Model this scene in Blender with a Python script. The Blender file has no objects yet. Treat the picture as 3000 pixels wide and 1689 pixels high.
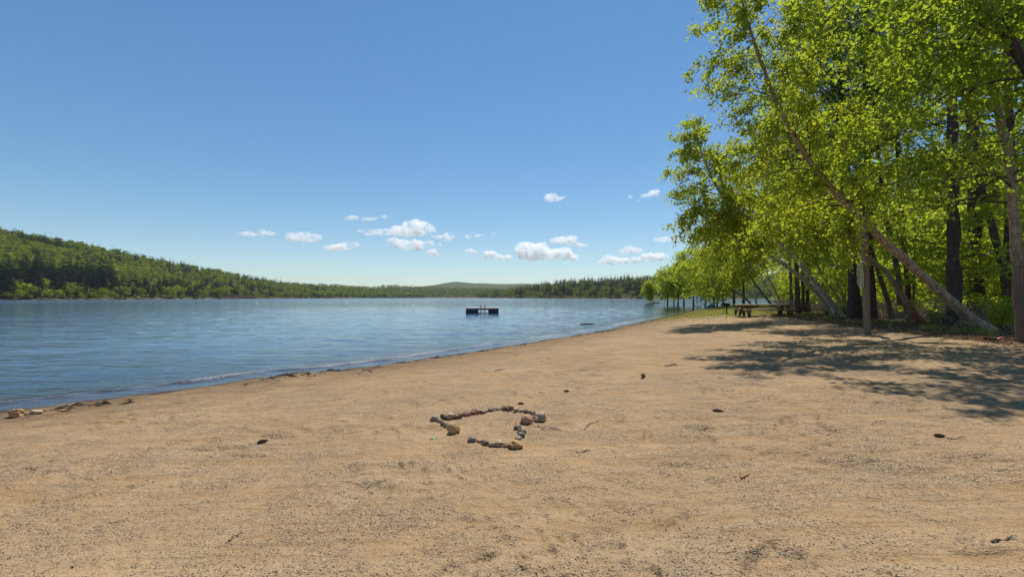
import bpy, bmesh, math, random
import numpy as np
from mathutils import Vector, Matrix

SC = bpy.context.scene
COL = SC.collection
F, CX, HY, CAMZ = 1400.0, 1500.0, 870.5, 1.95      # focal length in photo pixels, principal column, horizon row, eye height above the lake
random.seed(7)
def RNG(s): return np.random.default_rng(s)

# ------------------------------------------------------------------ noise
_g = RNG(1234)
_perm = _g.permutation(256)
_perm = np.concatenate([_perm, _perm])
_val = _g.random(256) * 2 - 1
def vnoise(x, y):
    x = np.asarray(x, float); y = np.asarray(y, float)
    xi = np.floor(x).astype(int); yi = np.floor(y).astype(int)
    fx = x - xi; fy = y - yi
    u = fx * fx * fx * (fx * (fx * 6 - 15) + 10); v = fy * fy * fy * (fy * (fy * 6 - 15) + 10)
    def h(a, b): return _val[_perm[(_perm[a & 255] + b) & 255]]
    a = h(xi, yi); b = h(xi + 1, yi); c = h(xi, yi + 1); d = h(xi + 1, yi + 1)
    return (a + (b - a) * u) * (1 - v) + (c + (d - c) * u) * v
def fbm(x, y, o=4):
    s = 0; a = 1.0; t = 0
    for k in range(o):
        s = s + a * vnoise(x * 2 ** k + 17.3 * k, y * 2 ** k - 9.1 * k); t += a; a *= .5
    return s / t
def sstep(a, b, x):
    t = np.clip((x - a) / (b - a), 0, 1); return t * t * (3 - 2 * t)

# ------------------------------------------------------------------ shoreline and terrain
def lakept(px, py):
    Y = CAMZ * F / (py - HY); return ((px - CX) / F * Y, Y)
SHORE = [(-14.0, 1.6), (-11.2, 4.6)] + [lakept(*p) for p in
         [(0, 1209), (233, 1180), (582, 1134), (815, 1100), (1054, 1077), (1316, 1040), (1515, 1008), (1747, 973),
          (1887, 941), (1980, 924), (2027, 912), (2048, 906), (2090, 900), (2200, 897), (2400, 891), (2700, 886)]] + [(400, 260), (900, 300)]
SHORE = [(-60.0, -60.0), (-26.0, -14.0)] + SHORE
SH = np.array(SHORE)
def shore_dist(x, y):
    """signed distance to the water line, positive on land"""
    x = np.asarray(x, float); y = np.asarray(y, float)
    best = np.full(x.shape, 1e18); sg = np.zeros(x.shape)
    for i in range(len(SH) - 1):
        a = SH[i]; b = SH[i + 1]; e = b - a; L2 = e @ e
        t = np.clip(((x - a[0]) * e[0] + (y - a[1]) * e[1]) / L2, 0, 1)
        dx = x - (a[0] + t * e[0]); dy = y - (a[1] + t * e[1])
        d2 = dx * dx + dy * dy
        s = np.sign(e[1] * (x - a[0]) - e[0] * (y - a[1]))
        m = d2 < best - 1e-9
        best = np.where(m, d2, best); sg = np.where(m, s, sg)
    return np.sqrt(best) * sg
_PD = [-400, -40, -12, -5, -2, -.7, 0, .5, 2, 5, 9, 14, 20, 40, 100, 400]
_PZ = [-9, -3.2, -1.25, -.55, -.2, -.06, 0, .055, .2, .42, .60, .77, .86, .95, 1.15, 2]
def micro(x, y):
    r = np.hypot(x, y); x0_, y0_ = x, y
    x, y = .83 * x0_ - .56 * y0_ + .35 * vnoise(x0_ * .9, y0_ * .9) + .06 * vnoise(x0_ * 4, y0_ * 4), .56 * x0_ + .83 * y0_ + .35 * vnoise(x0_ * .9 + 30, y0_ * .9) + .06 * vnoise(x0_ * 4 + 9, y0_ * 4)
    n = .028 * fbm(x * 1.1, y * 1.1, 3) + .012 * vnoise(x * 3.1 + 5, y * 3.1) * sstep(-.2, .5, vnoise(x * .35, y * .35 + 3))
    u = .82 * x0_ - .57 * y0_; v = .57 * x0_ + .82 * y0_            # wheel and rake tracks
    u2 = .94 * x0_ + .33 * y0_; v2 = -.33 * x0_ + .94 * y0_
    w = sstep(-.8, 1.2, x0_)
    tr = w * vnoise(u * .22, v * 4.5) + (1 - w) * vnoise(u2 * .22 + 9, v2 * 4.5)
    n = n + (.010 + .006 * w) * tr
    near = 1 - sstep(9, 22, r)                              # old footprints and pockets trodden into the sand
    pk = vnoise(x * 5.2 + 31, y * 5.2 + 7) + .5 * vnoise(x * 11 + 3, y * 11); ar = sstep(-.05, .45, vnoise(x * .8 + 60, y * .8 + 11))
    n = n + near * (.009 * vnoise(x * 14, y * 14) * ar + .003 * vnoise(x * 30, y * 30) - .032 * sstep(.4, .9, pk) * ar + .020 * vnoise(x * 7 + 80, y * 7) * sstep(0, .4, vnoise(x * .9 + 20, y * .9 + 70)))
    return n
def H(x, y, d=None):
    if d is None: d = shore_dist(x, y)
    d = d + .25 * vnoise(np.asarray(x) * .55, np.asarray(y) * .55) + .13 * vnoise(np.asarray(x) * 1.9, np.asarray(y) * 1.9 + 5) + .05 * vnoise(np.asarray(x) * 6, np.asarray(y) * 6)
    k = sstep(.05, 1.5, d)
    lip = .045 * np.exp(-((d - 1.1) / .45) ** 2) * (.5 + vnoise(np.asarray(x) * 1.3 + 40, np.asarray(y) * 1.3)) + .02 * vnoise(np.asarray(x) * 4, np.asarray(y) * 4) * np.exp(-((d - 1.3) / .9) ** 2)
    return np.interp(d, _PD, _PZ) + lip + micro(np.asarray(x, float), np.asarray(y, float)) * k
def h1(x, y): return float(H(np.array([x]), np.array([y]))[0])
def ground_at(px, py):
    z = .7
    for _ in range(60):
        Y = (CAMZ - z) * F / (py - HY); X = (px - CX) / F * Y
        z = z * .6 + .4 * h1(X, Y)
    return X, Y, z
def at(px, py, Y): return np.array([(px - CX) / F * Y, Y, CAMZ - (py - HY) / F * Y])

# ------------------------------------------------------------------ mesh building
class MB:
    def __init__(s): s.v = []; s.f = []; s.m = []; s.t = []; s.b = []; s.n = 0; s.hb = False
    def add(s, v, f, mat=0, tint=None, bark=None):
        v = np.asarray(v, float).reshape(-1, 3); f = np.asarray(f, int)
        s.v.append(v); s.f.append(f + s.n); s.n += len(v)
        s.m.append(np.full(len(f), mat)); s.t.append(np.full(len(f), .5) if tint is None else np.broadcast_to(tint, (len(f),)))
        if bark is None: bark = v * 1.0
        else: s.hb = True
        s.b.append(bark); return s
    def box(s, c, size, rot=None, mat=0):
        x, y, z = [q / 2 for q in size]
        v = np.array([(-x, -y, -z), (x, -y, -z), (x, y, -z), (-x, y, -z), (-x, -y, z), (x, -y, z), (x, y, z), (-x, y, z)])
        if rot is not None: v = v @ np.array(rot).T
        return s.add(v + np.array(c), [(0, 3, 2, 1), (4, 5, 6, 7), (0, 1, 5, 4), (1, 2, 6, 5), (2, 3, 7, 6), (3, 0, 4, 7)], mat)
    def bar(s, a, b, w, h, mat=0):
        a = np.array(a, float); b = np.array(b, float); d = b - a; L = np.linalg.norm(d); d /= L
        up = np.array([0, 0, 1.]) if abs(d[2]) < .95 else np.array([0, 1., 0])
        n = np.cross(up, d); n /= np.linalg.norm(n); u = np.cross(d, n)
        return s.box((a + b) / 2, (L, w, h), np.array([d, n, u]).T, mat)
    def tube(s, pts, rad, k=6, mat=0, cap=True, tint=None):
        p = np.asarray(pts, float); n = len(p); r = np.broadcast_to(np.asarray(rad, float), (n,))
        t = np.gradient(p, axis=0); t /= np.linalg.norm(t, axis=1)[:, None] + 1e-12
        ref = np.array([.31, .95, .05]) if abs(t[:, 2]).mean() > .5 else np.array([0, 0, 1.])
        a = np.cross(t, ref); a /= np.linalg.norm(a, axis=1)[:, None] + 1e-12; b = np.cross(t, a)
        th = np.arange(k) * 2 * math.pi / k
        v = p[:, None] + r[:, None, None] * (np.cos(th)[None, :, None] * a[:, None] + np.sin(th)[None, :, None] * b[:, None])
        al = np.concatenate([[0], np.cumsum(np.linalg.norm(np.diff(p, axis=0), axis=1))])
        rm = r.max()
        bk = np.stack([np.broadcast_to(np.cos(th) * rm, (n, k)), np.broadcast_to(np.sin(th) * rm, (n, k)), np.broadcast_to(al[:, None], (n, k))], -1)
        i = np.arange(n - 1)[:, None] * k; j = np.arange(k)[None]; j2 = (j + 1) % k
        f = np.stack([i + j, i + j2, i + k + j2, i + k + j], -1).reshape(-1, 4)
        s.add(v.reshape(-1, 3), f, mat, tint, bk.reshape(-1, 3))
        if cap and k >= 4:
            c = np.concatenate([p[:1], v[0], p[-1:], v[-1]]); q = np.arange(k)
            s.add(c, np.concatenate([np.stack([np.zeros(k, int), 1 + (q + 1) % k, 1 + q], -1), np.stack([np.full(k, k + 1), k + 2 + q, k + 2 + (q + 1) % k], -1)]),
                  mat, tint, np.zeros((len(c), 3)) + [0, 0, al[-1]])
        return s
    def mesh(s, name, mats, smooth=False):
        me = bpy.data.meshes.new(name)
        V = np.concatenate(s.v); me.vertices.add(len(V)); me.vertices.foreach_set('co', V.astype(np.float32).ravel())
        ls = np.concatenate([np.full(len(f), f.shape[1]) for f in s.f]); loops = np.concatenate([f.ravel() for f in s.f])
        me.loops.add(len(loops)); me.loops.foreach_set('vertex_index', loops.astype(np.int32))
        me.polygons.add(len(ls)); st = np.concatenate([[0], np.cumsum(ls)[:-1]])
        me.polygons.foreach_set('loop_start', st.astype(np.int32)); me.polygons.foreach_set('loop_total', ls.astype(np.int32))
        me.polygons.foreach_set('material_index', np.concatenate(s.m).astype(np.int32))
        me.polygons.foreach_set('use_smooth', np.full(len(ls), smooth))
        a = me.attributes.new('tint', 'FLOAT', 'FACE'); a.data.foreach_set('value', np.concatenate(s.t).astype(np.float32))
        if s.hb:
            a = me.attributes.new('bark', 'FLOAT_VECTOR', 'POINT'); a.data.foreach_set('vector', np.concatenate(s.b).astype(np.float32).ravel())
        for m in (mats if isinstance(mats, (list, tuple)) else [mats]): me.materials.append(m)
        me.update(calc_edges=True); me.validate()
        return me
    def obj(s, name, mats, parent=None, smooth=False, bevel=0):
        o = bpy.data.objects.new(name, s.mesh(name, mats, smooth)); COL.objects.link(o)
        if parent is not None: o.parent = parent
        if bevel:
            b = o.modifiers.new('bevel', 'BEVEL'); b.width = bevel; b.segments = 2; b.limit_method = 'ANGLE'
        return o
def tag(o, label=None, cat=None, group=None, kind=None):
    for k, v in (('label', label), ('category', cat), ('group', group), ('kind', kind)):
        if v: o[k] = v
    return o
def empty(name, loc, rz=0, label=None, cat=None, group=None):
    o = bpy.data.objects.new(name, None); COL.objects.link(o); o.location = loc; o.rotation_euler = (0, 0, rz)
    return tag(o, label, cat, group)
def dup(root, loc, rz=0, sc=1, label=None, group=None, cat=None):
    r = root.copy(); COL.objects.link(r); r.location = loc; r.rotation_euler = (0, 0, rz)
    r.scale = (sc, sc, sc) if not isinstance(sc, tuple) else sc
    tag(r, label, cat, group)
    for ch in list(root.children):
        c = ch.copy(); COL.objects.link(c); c.parent = r
        for g in ch.children:
            d = g.copy(); COL.objects.link(d); d.parent = c
    return r
def rotz(a): c, s = math.cos(a), math.sin(a); return np.array([[c, -s, 0], [s, c, 0], [0, 0, 1]])
def roty(a): c, s = math.cos(a), math.sin(a); return np.array([[c, 0, s], [0, 1, 0], [-s, 0, c]])
def rotx(a): c, s = math.cos(a), math.sin(a); return np.array([[1, 0, 0], [0, c, -s], [0, s, c]])

# ------------------------------------------------------------------ materials
class NT:
    def __init__(s, name):
        s.m = bpy.data.materials.new(name); s.m.use_nodes = True; s.t = s.m.node_tree; s.t.nodes.clear()
        s.out = s.t.nodes.new('ShaderNodeOutputMaterial')
    def n(s, typ, ins=None, **kw):
        nd = s.t.nodes.new('ShaderNode' + typ)
        for k, v in kw.items(): setattr(nd, k, v)
        for k, v in (ins or {}).items():
            if isinstance(v, bpy.types.NodeSocket): s.t.links.new(v, nd.inputs[k])
            elif isinstance(v, bpy.types.Node): s.t.links.new(v.outputs[0], nd.inputs[k])
            else: nd.inputs[k].default_value = v
        return nd
    def ramp(s, fac, stops, interp='LINEAR'):
        r = s.n('ValToRGB', {0: fac}); e = r.color_ramp.elements; r.color_ramp.interpolation = interp
        while len(e) < len(stops): e.new(.5)
        for q, (p, c) in zip(e, stops): q.position = p; q.color = (*c, 1) if len(c) == 3 else c
        return r.outputs[0]
    def f(s, fac, a, b, c=0., d=1.): return s.n('MapRange', {0: fac, 1: a, 2: b, 3: c, 4: d}).outputs[0]
    def math(s, op, a, b=0., c=0.): return s.n('Math', {0: a, 1: b, 2: c}, operation=op).outputs[0]
    def mix(s, fac, a, b, mode='MIX'):
        m = s.n('Mix', data_type='RGBA', blend_type=mode)
        for k, v in ((0, fac), (6, a), (7, b)):
            if isinstance(v, bpy.types.NodeSocket): s.t.links.new(v, m.inputs[k])
            else: m.inputs[k].default_value = (*v, 1) if isinstance(v, tuple) and len(v) == 3 else v
        return m.outputs[2]
    def noise(s, vec, scale, detail=3, rough=.5, dist=0.): return s.n('TexNoise', {'Vector': vec, 'Scale': scale, 'Detail': detail, 'Roughness': rough, 'Distortion': dist}).outputs[0]
    def obj(s): return s.n('TexCoord').outputs['Object']
    def geo(s): return s.n('NewGeometry').outputs['Position']
    def attr(s, name): return s.n('Attribute', attribute_name=name)
    def mapping(s, vec, rot=(0, 0, 0), scale=(1, 1, 1), loc=(0, 0, 0)): return s.n('Mapping', {0: vec, 1: loc, 2: rot, 3: scale}).outputs[0]
    def bump(s, h, strength=.5, dist=.02, normal=None):
        d = {'Height': h, 'Strength': strength, 'Distance': dist}
        if normal is not None: d['Normal'] = normal
        return s.n('Bump', d).outputs[0]
    def done(s, col, rough=.7, normal=None, metal=0., spec=.3):
        d = {'Base Color': (*col, 1) if isinstance(col, tuple) else col, 'Roughness': rough, 'Metallic': metal, 'Specular IOR Level': spec}
        if normal is not None: d['Normal'] = normal
        p = s.n('BsdfPrincipled', d); s.t.links.new(p.outputs[0], s.out.inputs[0]); return s.m

def leaf_mat(name, a, b, tr, w=.5, gloss=.06):
    """a..b leaf colours by the per leaf tint, tr the colour that light takes passing through"""
    q = NT(name); t = q.attr('tint').outputs['Fac']; r = q.n('ObjectInfo').outputs['Random']
    tt = q.math('ADD', t, q.f(r, 0, 1, -.12, .12))
    c = q.mix(tt, a, b); ct = q.mix(.72, c, tr)
    df = q.n('BsdfDiffuse', {0: c}); tl = q.n('BsdfTranslucent', {0: ct})
    m = q.n('MixShader', {0: w, 1: df.outputs[0], 2: tl.outputs[0]})
    g = q.n('BsdfGlossy', {0: (1, 1, 1, 1), 'Roughness': .38})
    m2 = q.n('MixShader', {0: gloss, 1: m.outputs[0], 2: g.outputs[0]})
    q.t.links.new(m2.outputs[0], q.out.inputs[0]); return q.m
def bark_mat(name, base, dark, light, lent=0.0, vert=0.6, redbase=None, rb0=.5, rb1=1.7):
    q = NT(name); v = q.attr('bark').outputs['Vector']
    n1 = q.noise(q.mapping(v, scale=(5, 5, 1.2)), 3, 5, .6)
    c = q.ramp(n1, [(.25, dark), (.5, base), (.75, light)])
    vn = q.noise(q.mapping(v, scale=(28, 28, 3.2)), 1.6, 4, .65)
    c = q.mix(q.f(vn, .35, .62, vert, 0.), c, dark)
    hgt = vn
    if lent:
        ln = q.noise(q.mapping(v, scale=(7, 7, 22)), 1.0, 2, .5)
        lm = q.f(ln, .57, .64, 0., lent)
        c = q.mix(lm, c, (dark[0] * .5, dark[1] * .5, dark[2] * .5))
        b2 = q.noise(q.mapping(v, scale=(4, 4, 6), loc=(3, 1, 0)), 1.0, 4, .6)
        c = q.mix(q.f(b2, .55, .66, 0., .85 * lent), c, dark)
    if redbase:
        z = q.n('SeparateXYZ', {0: v}).outputs[2]
        zz = q.math('ADD', z, q.f(n1, .3, .7, -.5, .5))
        c = q.mix(q.f(zz, rb0, rb1, .85, 0.), c, redbase)
    return q.done(c, .85, q.bump(hgt, .7, .02), spec=.15)
def plain(name, col, rough=.6, var=.25, scale=6., metal=0., spec=.3, bump=.15):
    q = NT(name); o = q.obj(); n = q.noise(o, scale, 5, .6)
    d = tuple(x * (1 - var) for x in col); l = tuple(min(1, x * (1 + var)) for x in col)
    return q.done(q.ramp(n, [(.3, d), (.7, l)]), rough, q.bump(q.noise(o, scale * 6, 3), bump, .01), metal, spec)
def wood(name, a, b, axis=0, rough=.75, scale=1.):
    q = NT(name); sc = [26 * scale] * 3; sc[axis] = 1.4 * scale
    o = q.mapping(q.obj(), scale=tuple(sc)); n = q.noise(o, 1, 5, .65); n2 = q.noise(q.obj(), 2.3, 3)
    c = q.mix(q.f(n2, .3, .7, 0., .5), q.ramp(n, [(.28, a), (.72, b)]), a)
    return q.done(c, rough, q.bump(n, .4, .01), spec=.2)

# ---- sand
def sand_mat():
    q = NT('sand'); P = q.geo(); at_ = q.attr('inland').outputs['Fac']; gr = q.attr('grassy').outputs['Fac']; li = q.attr('litter').outputs['Fac']
    sp = q.n('SeparateXYZ', {0: P}); wx = q.f(sp.outputs[0], -.8, 1.2)
    trA = q.noise(q.mapping(P, rot=(0, 0, math.radians(34.8)), scale=(.35, 7, 1)), 1, 4, .6)
    trB = q.noise(q.mapping(P, rot=(0, 0, math.radians(-19.3)), scale=(.35, 7, 1)), 1, 4, .6)
    tr = q.n('Mix', {0: wx, 2: trB, 3: trA}).outputs[0]
    big = q.noise(P, .55, 4, .6, .6); mid = q.noise(P, 2.7, 5, .62)
    grav = q.math('ADD', q.math('MULTIPLY', mid, .55), q.math('MULTIPLY', tr, .45))
    gm = q.f(q.math('ADD', q.math('MULTIPLY', grav, .6), q.math('MULTIPLY', q.noise(P, .9, 5, .7, .5), .4)), .45, .60)                                    # where gravel lies on the sand
    fine = q.noise(P, 55, 4, .7)
    sandc = q.ramp(fine, [(.25, (.215, .132, .061)), (.5, (.333, .211, .102)), (.78, (.418, .278, .145))])
    sandc = q.mix(q.f(big, .35, .65, 0., .55), sandc, (.235, .150, .074)); sandc = q.mix(q.f(tr, .38, .66, 0., .7), sandc, (.43, .30, .165)); sandc = q.mix(q.f(q.noise(P, 1.7, 5, .7, .4), .52, .68, 0., .5), sandc, (.40, .29, .175))
    vor = q.n('TexVoronoi', {'Vector': P, 'Scale': 105., 'Randomness': 1.}); vc = vor.outputs['Color']; vd = vor.outputs['Distance']
    sx = q.n('SeparateColor', {0: vc})
    peb = q.ramp(sx.outputs[0], [(0, (.095, .064, .038)), (.2, (.17, .12, .075)), (.42, (.28, .195, .115)), (.62, (.30, .225, .15)), (.8, (.34, .215, .115)), (.90, (.185, .155, .125)), (.97, (.48, .40, .31))], 'CONSTANT')
    vor2 = q.n('TexVoronoi', {'Vector': P, 'Scale': 240., 'Randomness': 1.}); s2 = q.n('SeparateColor', {0: vor2.outputs['Color']})
    peb2 = q.ramp(s2.outputs[1], [(0, (.06, .042, .03)), (.25, (.22, .16, .10)), (.55, (.32, .23, .14)), (.8, (.27, .21, .155)), (.95, (.52, .45, .36))], 'CONSTANT')
    show = q.math('GREATER_THAN', sx.outputs[1], q.f(gm, 0, 1, .99, .68))
    show2 = q.math('GREATER_THAN', s2.outputs[2], q.f(gm, 0, 1, .95, .48))
    c = q.mix(show2, sandc, peb2); c = q.mix(show, c, peb)
    # damp, redder strip along the water and wet edge
    n3 = q.noise(P, 1.3, 4)
    dd = q.math('ADD', at_, q.f(n3, .3, .7, -.9, .9))
    c = q.mix(q.f(dd, .9, 4.2, .75, 0.), c, (.155, .095, .05))
    c = q.mix(q.f(dd, .1, .8, .9, 0.), c, (.055, .038, .024))
    # leaf litter floor and grass
    lt = q.ramp(q.noise(P, 16, 5, .7), [(.3, (.07, .045, .028)), (.5, (.19, .13, .08)), (.72, (.34, .245, .165))])
    c = q.mix(q.f(q.math('ADD', li, q.f(q.noise(P, 1.1, 4), .3, .7, -.45, .45)), .4, .75), c, lt)
    gg = q.ramp(q.noise(P, 5, 5, .7), [(.3, (.10, .115, .025)), (.5, (.22, .205, .06)), (.72, (.36, .30, .13))])
    c = q.mix(q.f(q.math('ADD', gr, q.f(q.noise(P, .6, 5, .65), .3, .7, -.4, .4)), .5, .85), c, gg)
    hh = q.math('ADD', q.math('MULTIPLY', q.math('SUBTRACT', 1., q.f(vd, 0, .6)), q.math('MULTIPLY', show, .8)), q.math('MULTIPLY', fine, .8))
    c = q.mix(q.f(q.noise(P, 6.5, 5, .7, .3), .60, .74, 0., .55), c, (.10, .065, .036)); nb = q.bump(hh, .9, .014); nb = q.bump(q.math('ADD', tr, mid), .8, .06, nb); nb = q.bump(q.noise(P, 9, 5, .7), .8, .05, nb)
    return q.done(c, .92, nb, spec=.12)

# ---- water
def water_mat():
    q = NT('lake_water'); P = q.geo(); dep = q.attr('depth').outputs['Fac']; fo = q.attr('foam').outputs['Fac']; ch = q.attr('chop').outputs['Fac']
    w1 = q.noise(q.mapping(P, rot=(0, 0, math.radians(-10)), scale=(.5, 1.9, 1)), 1.9, 4, .6)
    w2 = q.noise(q.mapping(P, rot=(0, 0, math.radians(9)), scale=(.10, .30, 1)), 1., 4, .6)
    patch = q.f(q.noise(q.mapping(P, scale=(.006, .03, 1)), 1, 4, .6), .35, .65, .55, 1.15)
    nb = q.bump(w2, .28, .4); nb = q.bump(w1, q.math('MULTIPLY', patch, .36), .10, nb)
    fr = q.n('Fresnel', {'IOR': 1.333, 'Normal': nb})
    body = q.n('BsdfDiffuse', {0: (.055, .10, .160, 1)})
    shal = q.n('BsdfTransparent', {0: (.70, .66, .60, 1)})
    m = q.n('MixShader', {0: q.f(dep, .03, 1.2), 1: shal.outputs[0], 2: body.outputs[0]})
    gl = q.n('BsdfGlossy', {0: (.95, .98, 1, 1), 'Roughness': q.f(ch, 0, 1, .06, .12), 'Normal': nb})
    m = q.n('MixShader', {0: q.math('MULTIPLY', fr.outputs[0], q.f(ch, 0, 1, 1., .60)), 1: m.outputs[0], 2: gl.outputs[0]})
    fm = q.math('MULTIPLY', q.f(q.noise(q.mapping(P, scale=(1, 1, 1)), 24, 4, .75), .50, .62), fo)
    m = q.n('MixShader', {0: fm, 1: m.outputs[0], 2: q.n('BsdfDiffuse', {0: (.55, .46, .42, 1)}).outputs[0]})
    q.t.links.new(m.outputs[0], q.out.inputs[0]); return q.m

M = {}
M['sand'] = sand_mat(); M['water'] = water_mat()
M['birch_leaf'] = leaf_mat('birch_leaf', (.05, .09, .010), (.215, .255, .020), (.60, .67, .035), .60, .015)
M['maple_leaf'] = leaf_mat('maple_leaf', (.04, .085, .010), (.185, .24, .020), (.53, .65, .038), .60, .015)
M['lime_leaf'] = leaf_mat('lime_leaf', (.12, .17, .014), (.30, .35, .03), (.64, .74, .05), .60, .015)
M['needle'] = leaf_mat('pine_needle', (.03, .06, .016), (.09, .13, .03), (.22, .30, .05), .35, .03)
M['far_needle'] = leaf_mat('far_pine_needle', (.014, .028, .016), (.045, .068, .026), (.10, .14, .05), .2, .0)
M['far_leaf'] = leaf_mat('far_leaf', (.06, .10, .012), (.26, .31, .026), (.40, .46, .04), .28, .0)
M['far_lime'] = leaf_mat('far_lime_leaf', (.13, .17, .012), (.34, .37, .026), (.50, .54, .04), .3, .0)
M['far_bare'] = leaf_mat('far_bare_twigs', (.07, .055, .05), (.13, .10, .085), (.16, .13, .10), .2, .0)
M['birch_bark'] = bark_mat('birch_bark', (.43, .325, .225), (.16, .11, .075), (.60, .50, .38), .9, .18)
M['birch_pale'] = bark_mat('pale_birch_bark', (.58, .51, .44), (.10, .075, .06), (.74, .68, .60), 1., .10)
M['red_bark'] = bark_mat('red_birch_bark', (.33, .23, .14), (.14, .08, .05), (.46, .35, .23), .6, .15, (.30, .055, .022))
M['dark_bark'] = bark_mat('dark_bark', (.095, .072, .058), (.032, .025, .021), (.18, .145, .12), 0, .75)
M['purple_bark'] = bark_mat('flaky_brown_bark', (.15, .10, .085), (.05, .032, .03), (.27, .20, .17), .4, .6)
M['grey_bark'] = bark_mat('grey_bark', (.15, .125, .10), (.05, .04, .032), (.27, .23, .19), .2, .5)
M['limb_bark'] = bark_mat('limb_bark', (.085, .062, .05), (.03, .022, .02), (.17, .135, .11), 0, .4)
M['tan_birch'] = bark_mat('tan_birch_bark', (.40, .33, .235), (.15, .11, .08), (.50, .43, .33), .7, .12, (.125, .082, .068), 1.6, 3.4)
M['dry_brush'] = plain('dry_brush', (.30, .23, .16), .9, .4, 3)
M['grass'] = leaf_mat('grass_blade', (.14, .18, .03), (.38, .36, .08), (.45, .45, .08), .35, 0)
M['dead_leaf'] = leaf_mat('dead_leaf', (.11, .065, .035), (.36, .25, .16), (.3, .2, .1), .25, 0)

# ------------------------------------------------------------------ ground sheet
def polar_grid(angs, rads):
    A, Rr = np.meshgrid(angs, rads); return Rr * np.sin(A), Rr * np.cos(A)
def grid_faces(nr, na, wrap):
    i = np.arange(nr - 1)[:, None] * na; j = np.arange(na if wrap else na - 1)[None]; j2 = (j + 1) % na
    return np.stack([i + j, i + na + j, i + na + j2, i + j2], -1).reshape(-1, 4)[:, ::-1]
D2R = math.pi / 180
ang = np.concatenate([np.linspace(-56, 56, 1000), np.linspace(60, 300, 50)]) * D2R
rad = np.concatenate([[.02, .4, .8], np.geomspace(1.1, 130, 620), np.geomspace(140, 700, 20)])
gx, gy = polar_grid(ang, rad); gx = gx.ravel(); gy = gy.ravel(); gd = shore_dist(gx, gy); gz = H(gx, gy, gd)
g = MB(); g.add(np.stack([gx, gy, gz], -1), grid_faces(len(rad), len(ang), True))
ground = g.obj('beach_ground', M['sand'], smooth=True); tag(ground, kind='structure')
TREELINE = np.array([(9.5, -30), (12.5, 6), (14.4, 13.5), (16.6, 21), (18.5, 27), (21.5, 36), (35, 66), (52, 96), (80, 125)])
def inwood(x, y):
    """distance behind the line of the wood (positive inside)"""
    return np.asarray(x) - np.interp(y, TREELINE[:, 1], TREELINE[:, 0])
lit = sstep(-2.8, .8, inwood(gx, gy)); 
grs = sstep(33, 44, gy + .15 * gx) * sstep(1.2, 5, gd) 
for nm, arr in (('inland', gd), ('litter', lit), ('grassy', grs)):
    a = ground.data.attributes.new(nm, 'FLOAT', 'POINT'); a.data.foreach_set('value', arr.astype(np.float32))

# ------------------------------------------------------------------ lake surface
ang = np.concatenate([np.linspace(-66, 66, 760), np.linspace(67, 80, 8)]) * D2R
ang = np.concatenate([np.linspace(-120, -67, 30) * D2R, ang])
rad = np.concatenate([np.geomspace(6.2, 120, 520), np.geomspace(123, 3200, 120)])
wx, wy = polar_grid(ang, rad); wx = wx.ravel(); wy = wy.ravel(); wd = shore_dist(wx, wy)
keep_d = wd + .25 * vnoise(wx * .55, wy * .55)
r_ = np.hypot(wx, wy)
amp = sstep(0.2, 3.5, -wd) * (1 - sstep(60, 140, r_))
def wv(ang_, lx, ly, sx):
    a = math.radians(ang_); u = wx * math.cos(a) + wy * math.sin(a); v = -wx * math.sin(a) + wy * math.cos(a)
    return vnoise(u / lx + sx, v / ly + sx * 1.7)
wz = amp * (.010 * wv(-12, 3.2, 1.0, 3) + .011 * wv(8, 1.7, .45, 11) + .008 * wv(-16, .9, .26, 21) + .012 * wv(4, 8, 2.6, 40))
crest = np.exp(-((wd + .95 + .22 * vnoise(wx * .5, wy * .5)) / (.17 + .004 * r_)) ** 2)
wz = wz + .05 * crest * (1 - sstep(30, 70, r_)) * (.6 + .4 * vnoise(wx * 2, wy * 2))
foam = np.clip(crest * (.25 + .9 * sstep(-.5, .3, vnoise(wx * .6 + 7, wy * .6))), 0, 1) * (1 - sstep(40, 90, r_))
dep = -np.interp(keep_d, _PD, _PZ)
fw = grid_faces(len(rad), len(ang), False)
keep = (keep_d[fw] < .6).any(1); fw = fw[keep]
used = np.unique(fw); remap = np.zeros(len(wx), int); remap[used] = np.arange(len(used)); fw = remap[fw]
w = MB(); w.add(np.stack([wx, wy, wz], -1)[used], fw)
lake = w.obj('lake_water', M['water'], smooth=True); tag(lake, kind='structure')
for nm, arr in (('depth', dep), ('foam', foam), ('chop', sstep(70, 330, -wd))):
    a = lake.data.attributes.new(nm, 'FLOAT', 'POINT'); a.data.foreach_set('value', arr[used].astype(np.float32))

# ------------------------------------------------------------------ leaves and trees
def leafquads(rng, c, size, up=.3, wide=.42):
    n = len(c); u = rng.normal(size=(n, 3)); u[:, 2] -= .35; u /= np.linalg.norm(u, axis=1)[:, None]
    nn = rng.normal(size=(n, 3)); nn[:, 2] += up * 2; v = np.cross(nn, u); v /= np.linalg.norm(v, axis=1)[:, None] + 1e-9
    w_ = np.cross(u, v); s = (size * 1.22 * rng.uniform(.55, 1.4, n))[:, None]
    P = np.stack([c - u * s * .5, c + v * s * wide + w_ * s * .12 - u * s * .05, c + u * s * .55, c - v * s * wide + w_ * s * .12 - u * s * .05], 1)
    return P.reshape(-1, 3), np.arange(n * 4).reshape(n, 4)
def smooth_path(pts, n):
    p = np.asarray(pts, float); t = np.concatenate([[0], np.cumsum(np.linalg.norm(np.diff(p, axis=0), axis=1))]); t /= t[-1]
    q = np.linspace(0, 1, n); out = np.stack([np.interp(q, t, p[:, k]) for k in range(3)], -1)
    for _ in range(2): out[1:-1] = .25 * out[:-2] + .5 * out[1:-1] + .25 * out[2:]
    return out
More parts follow.
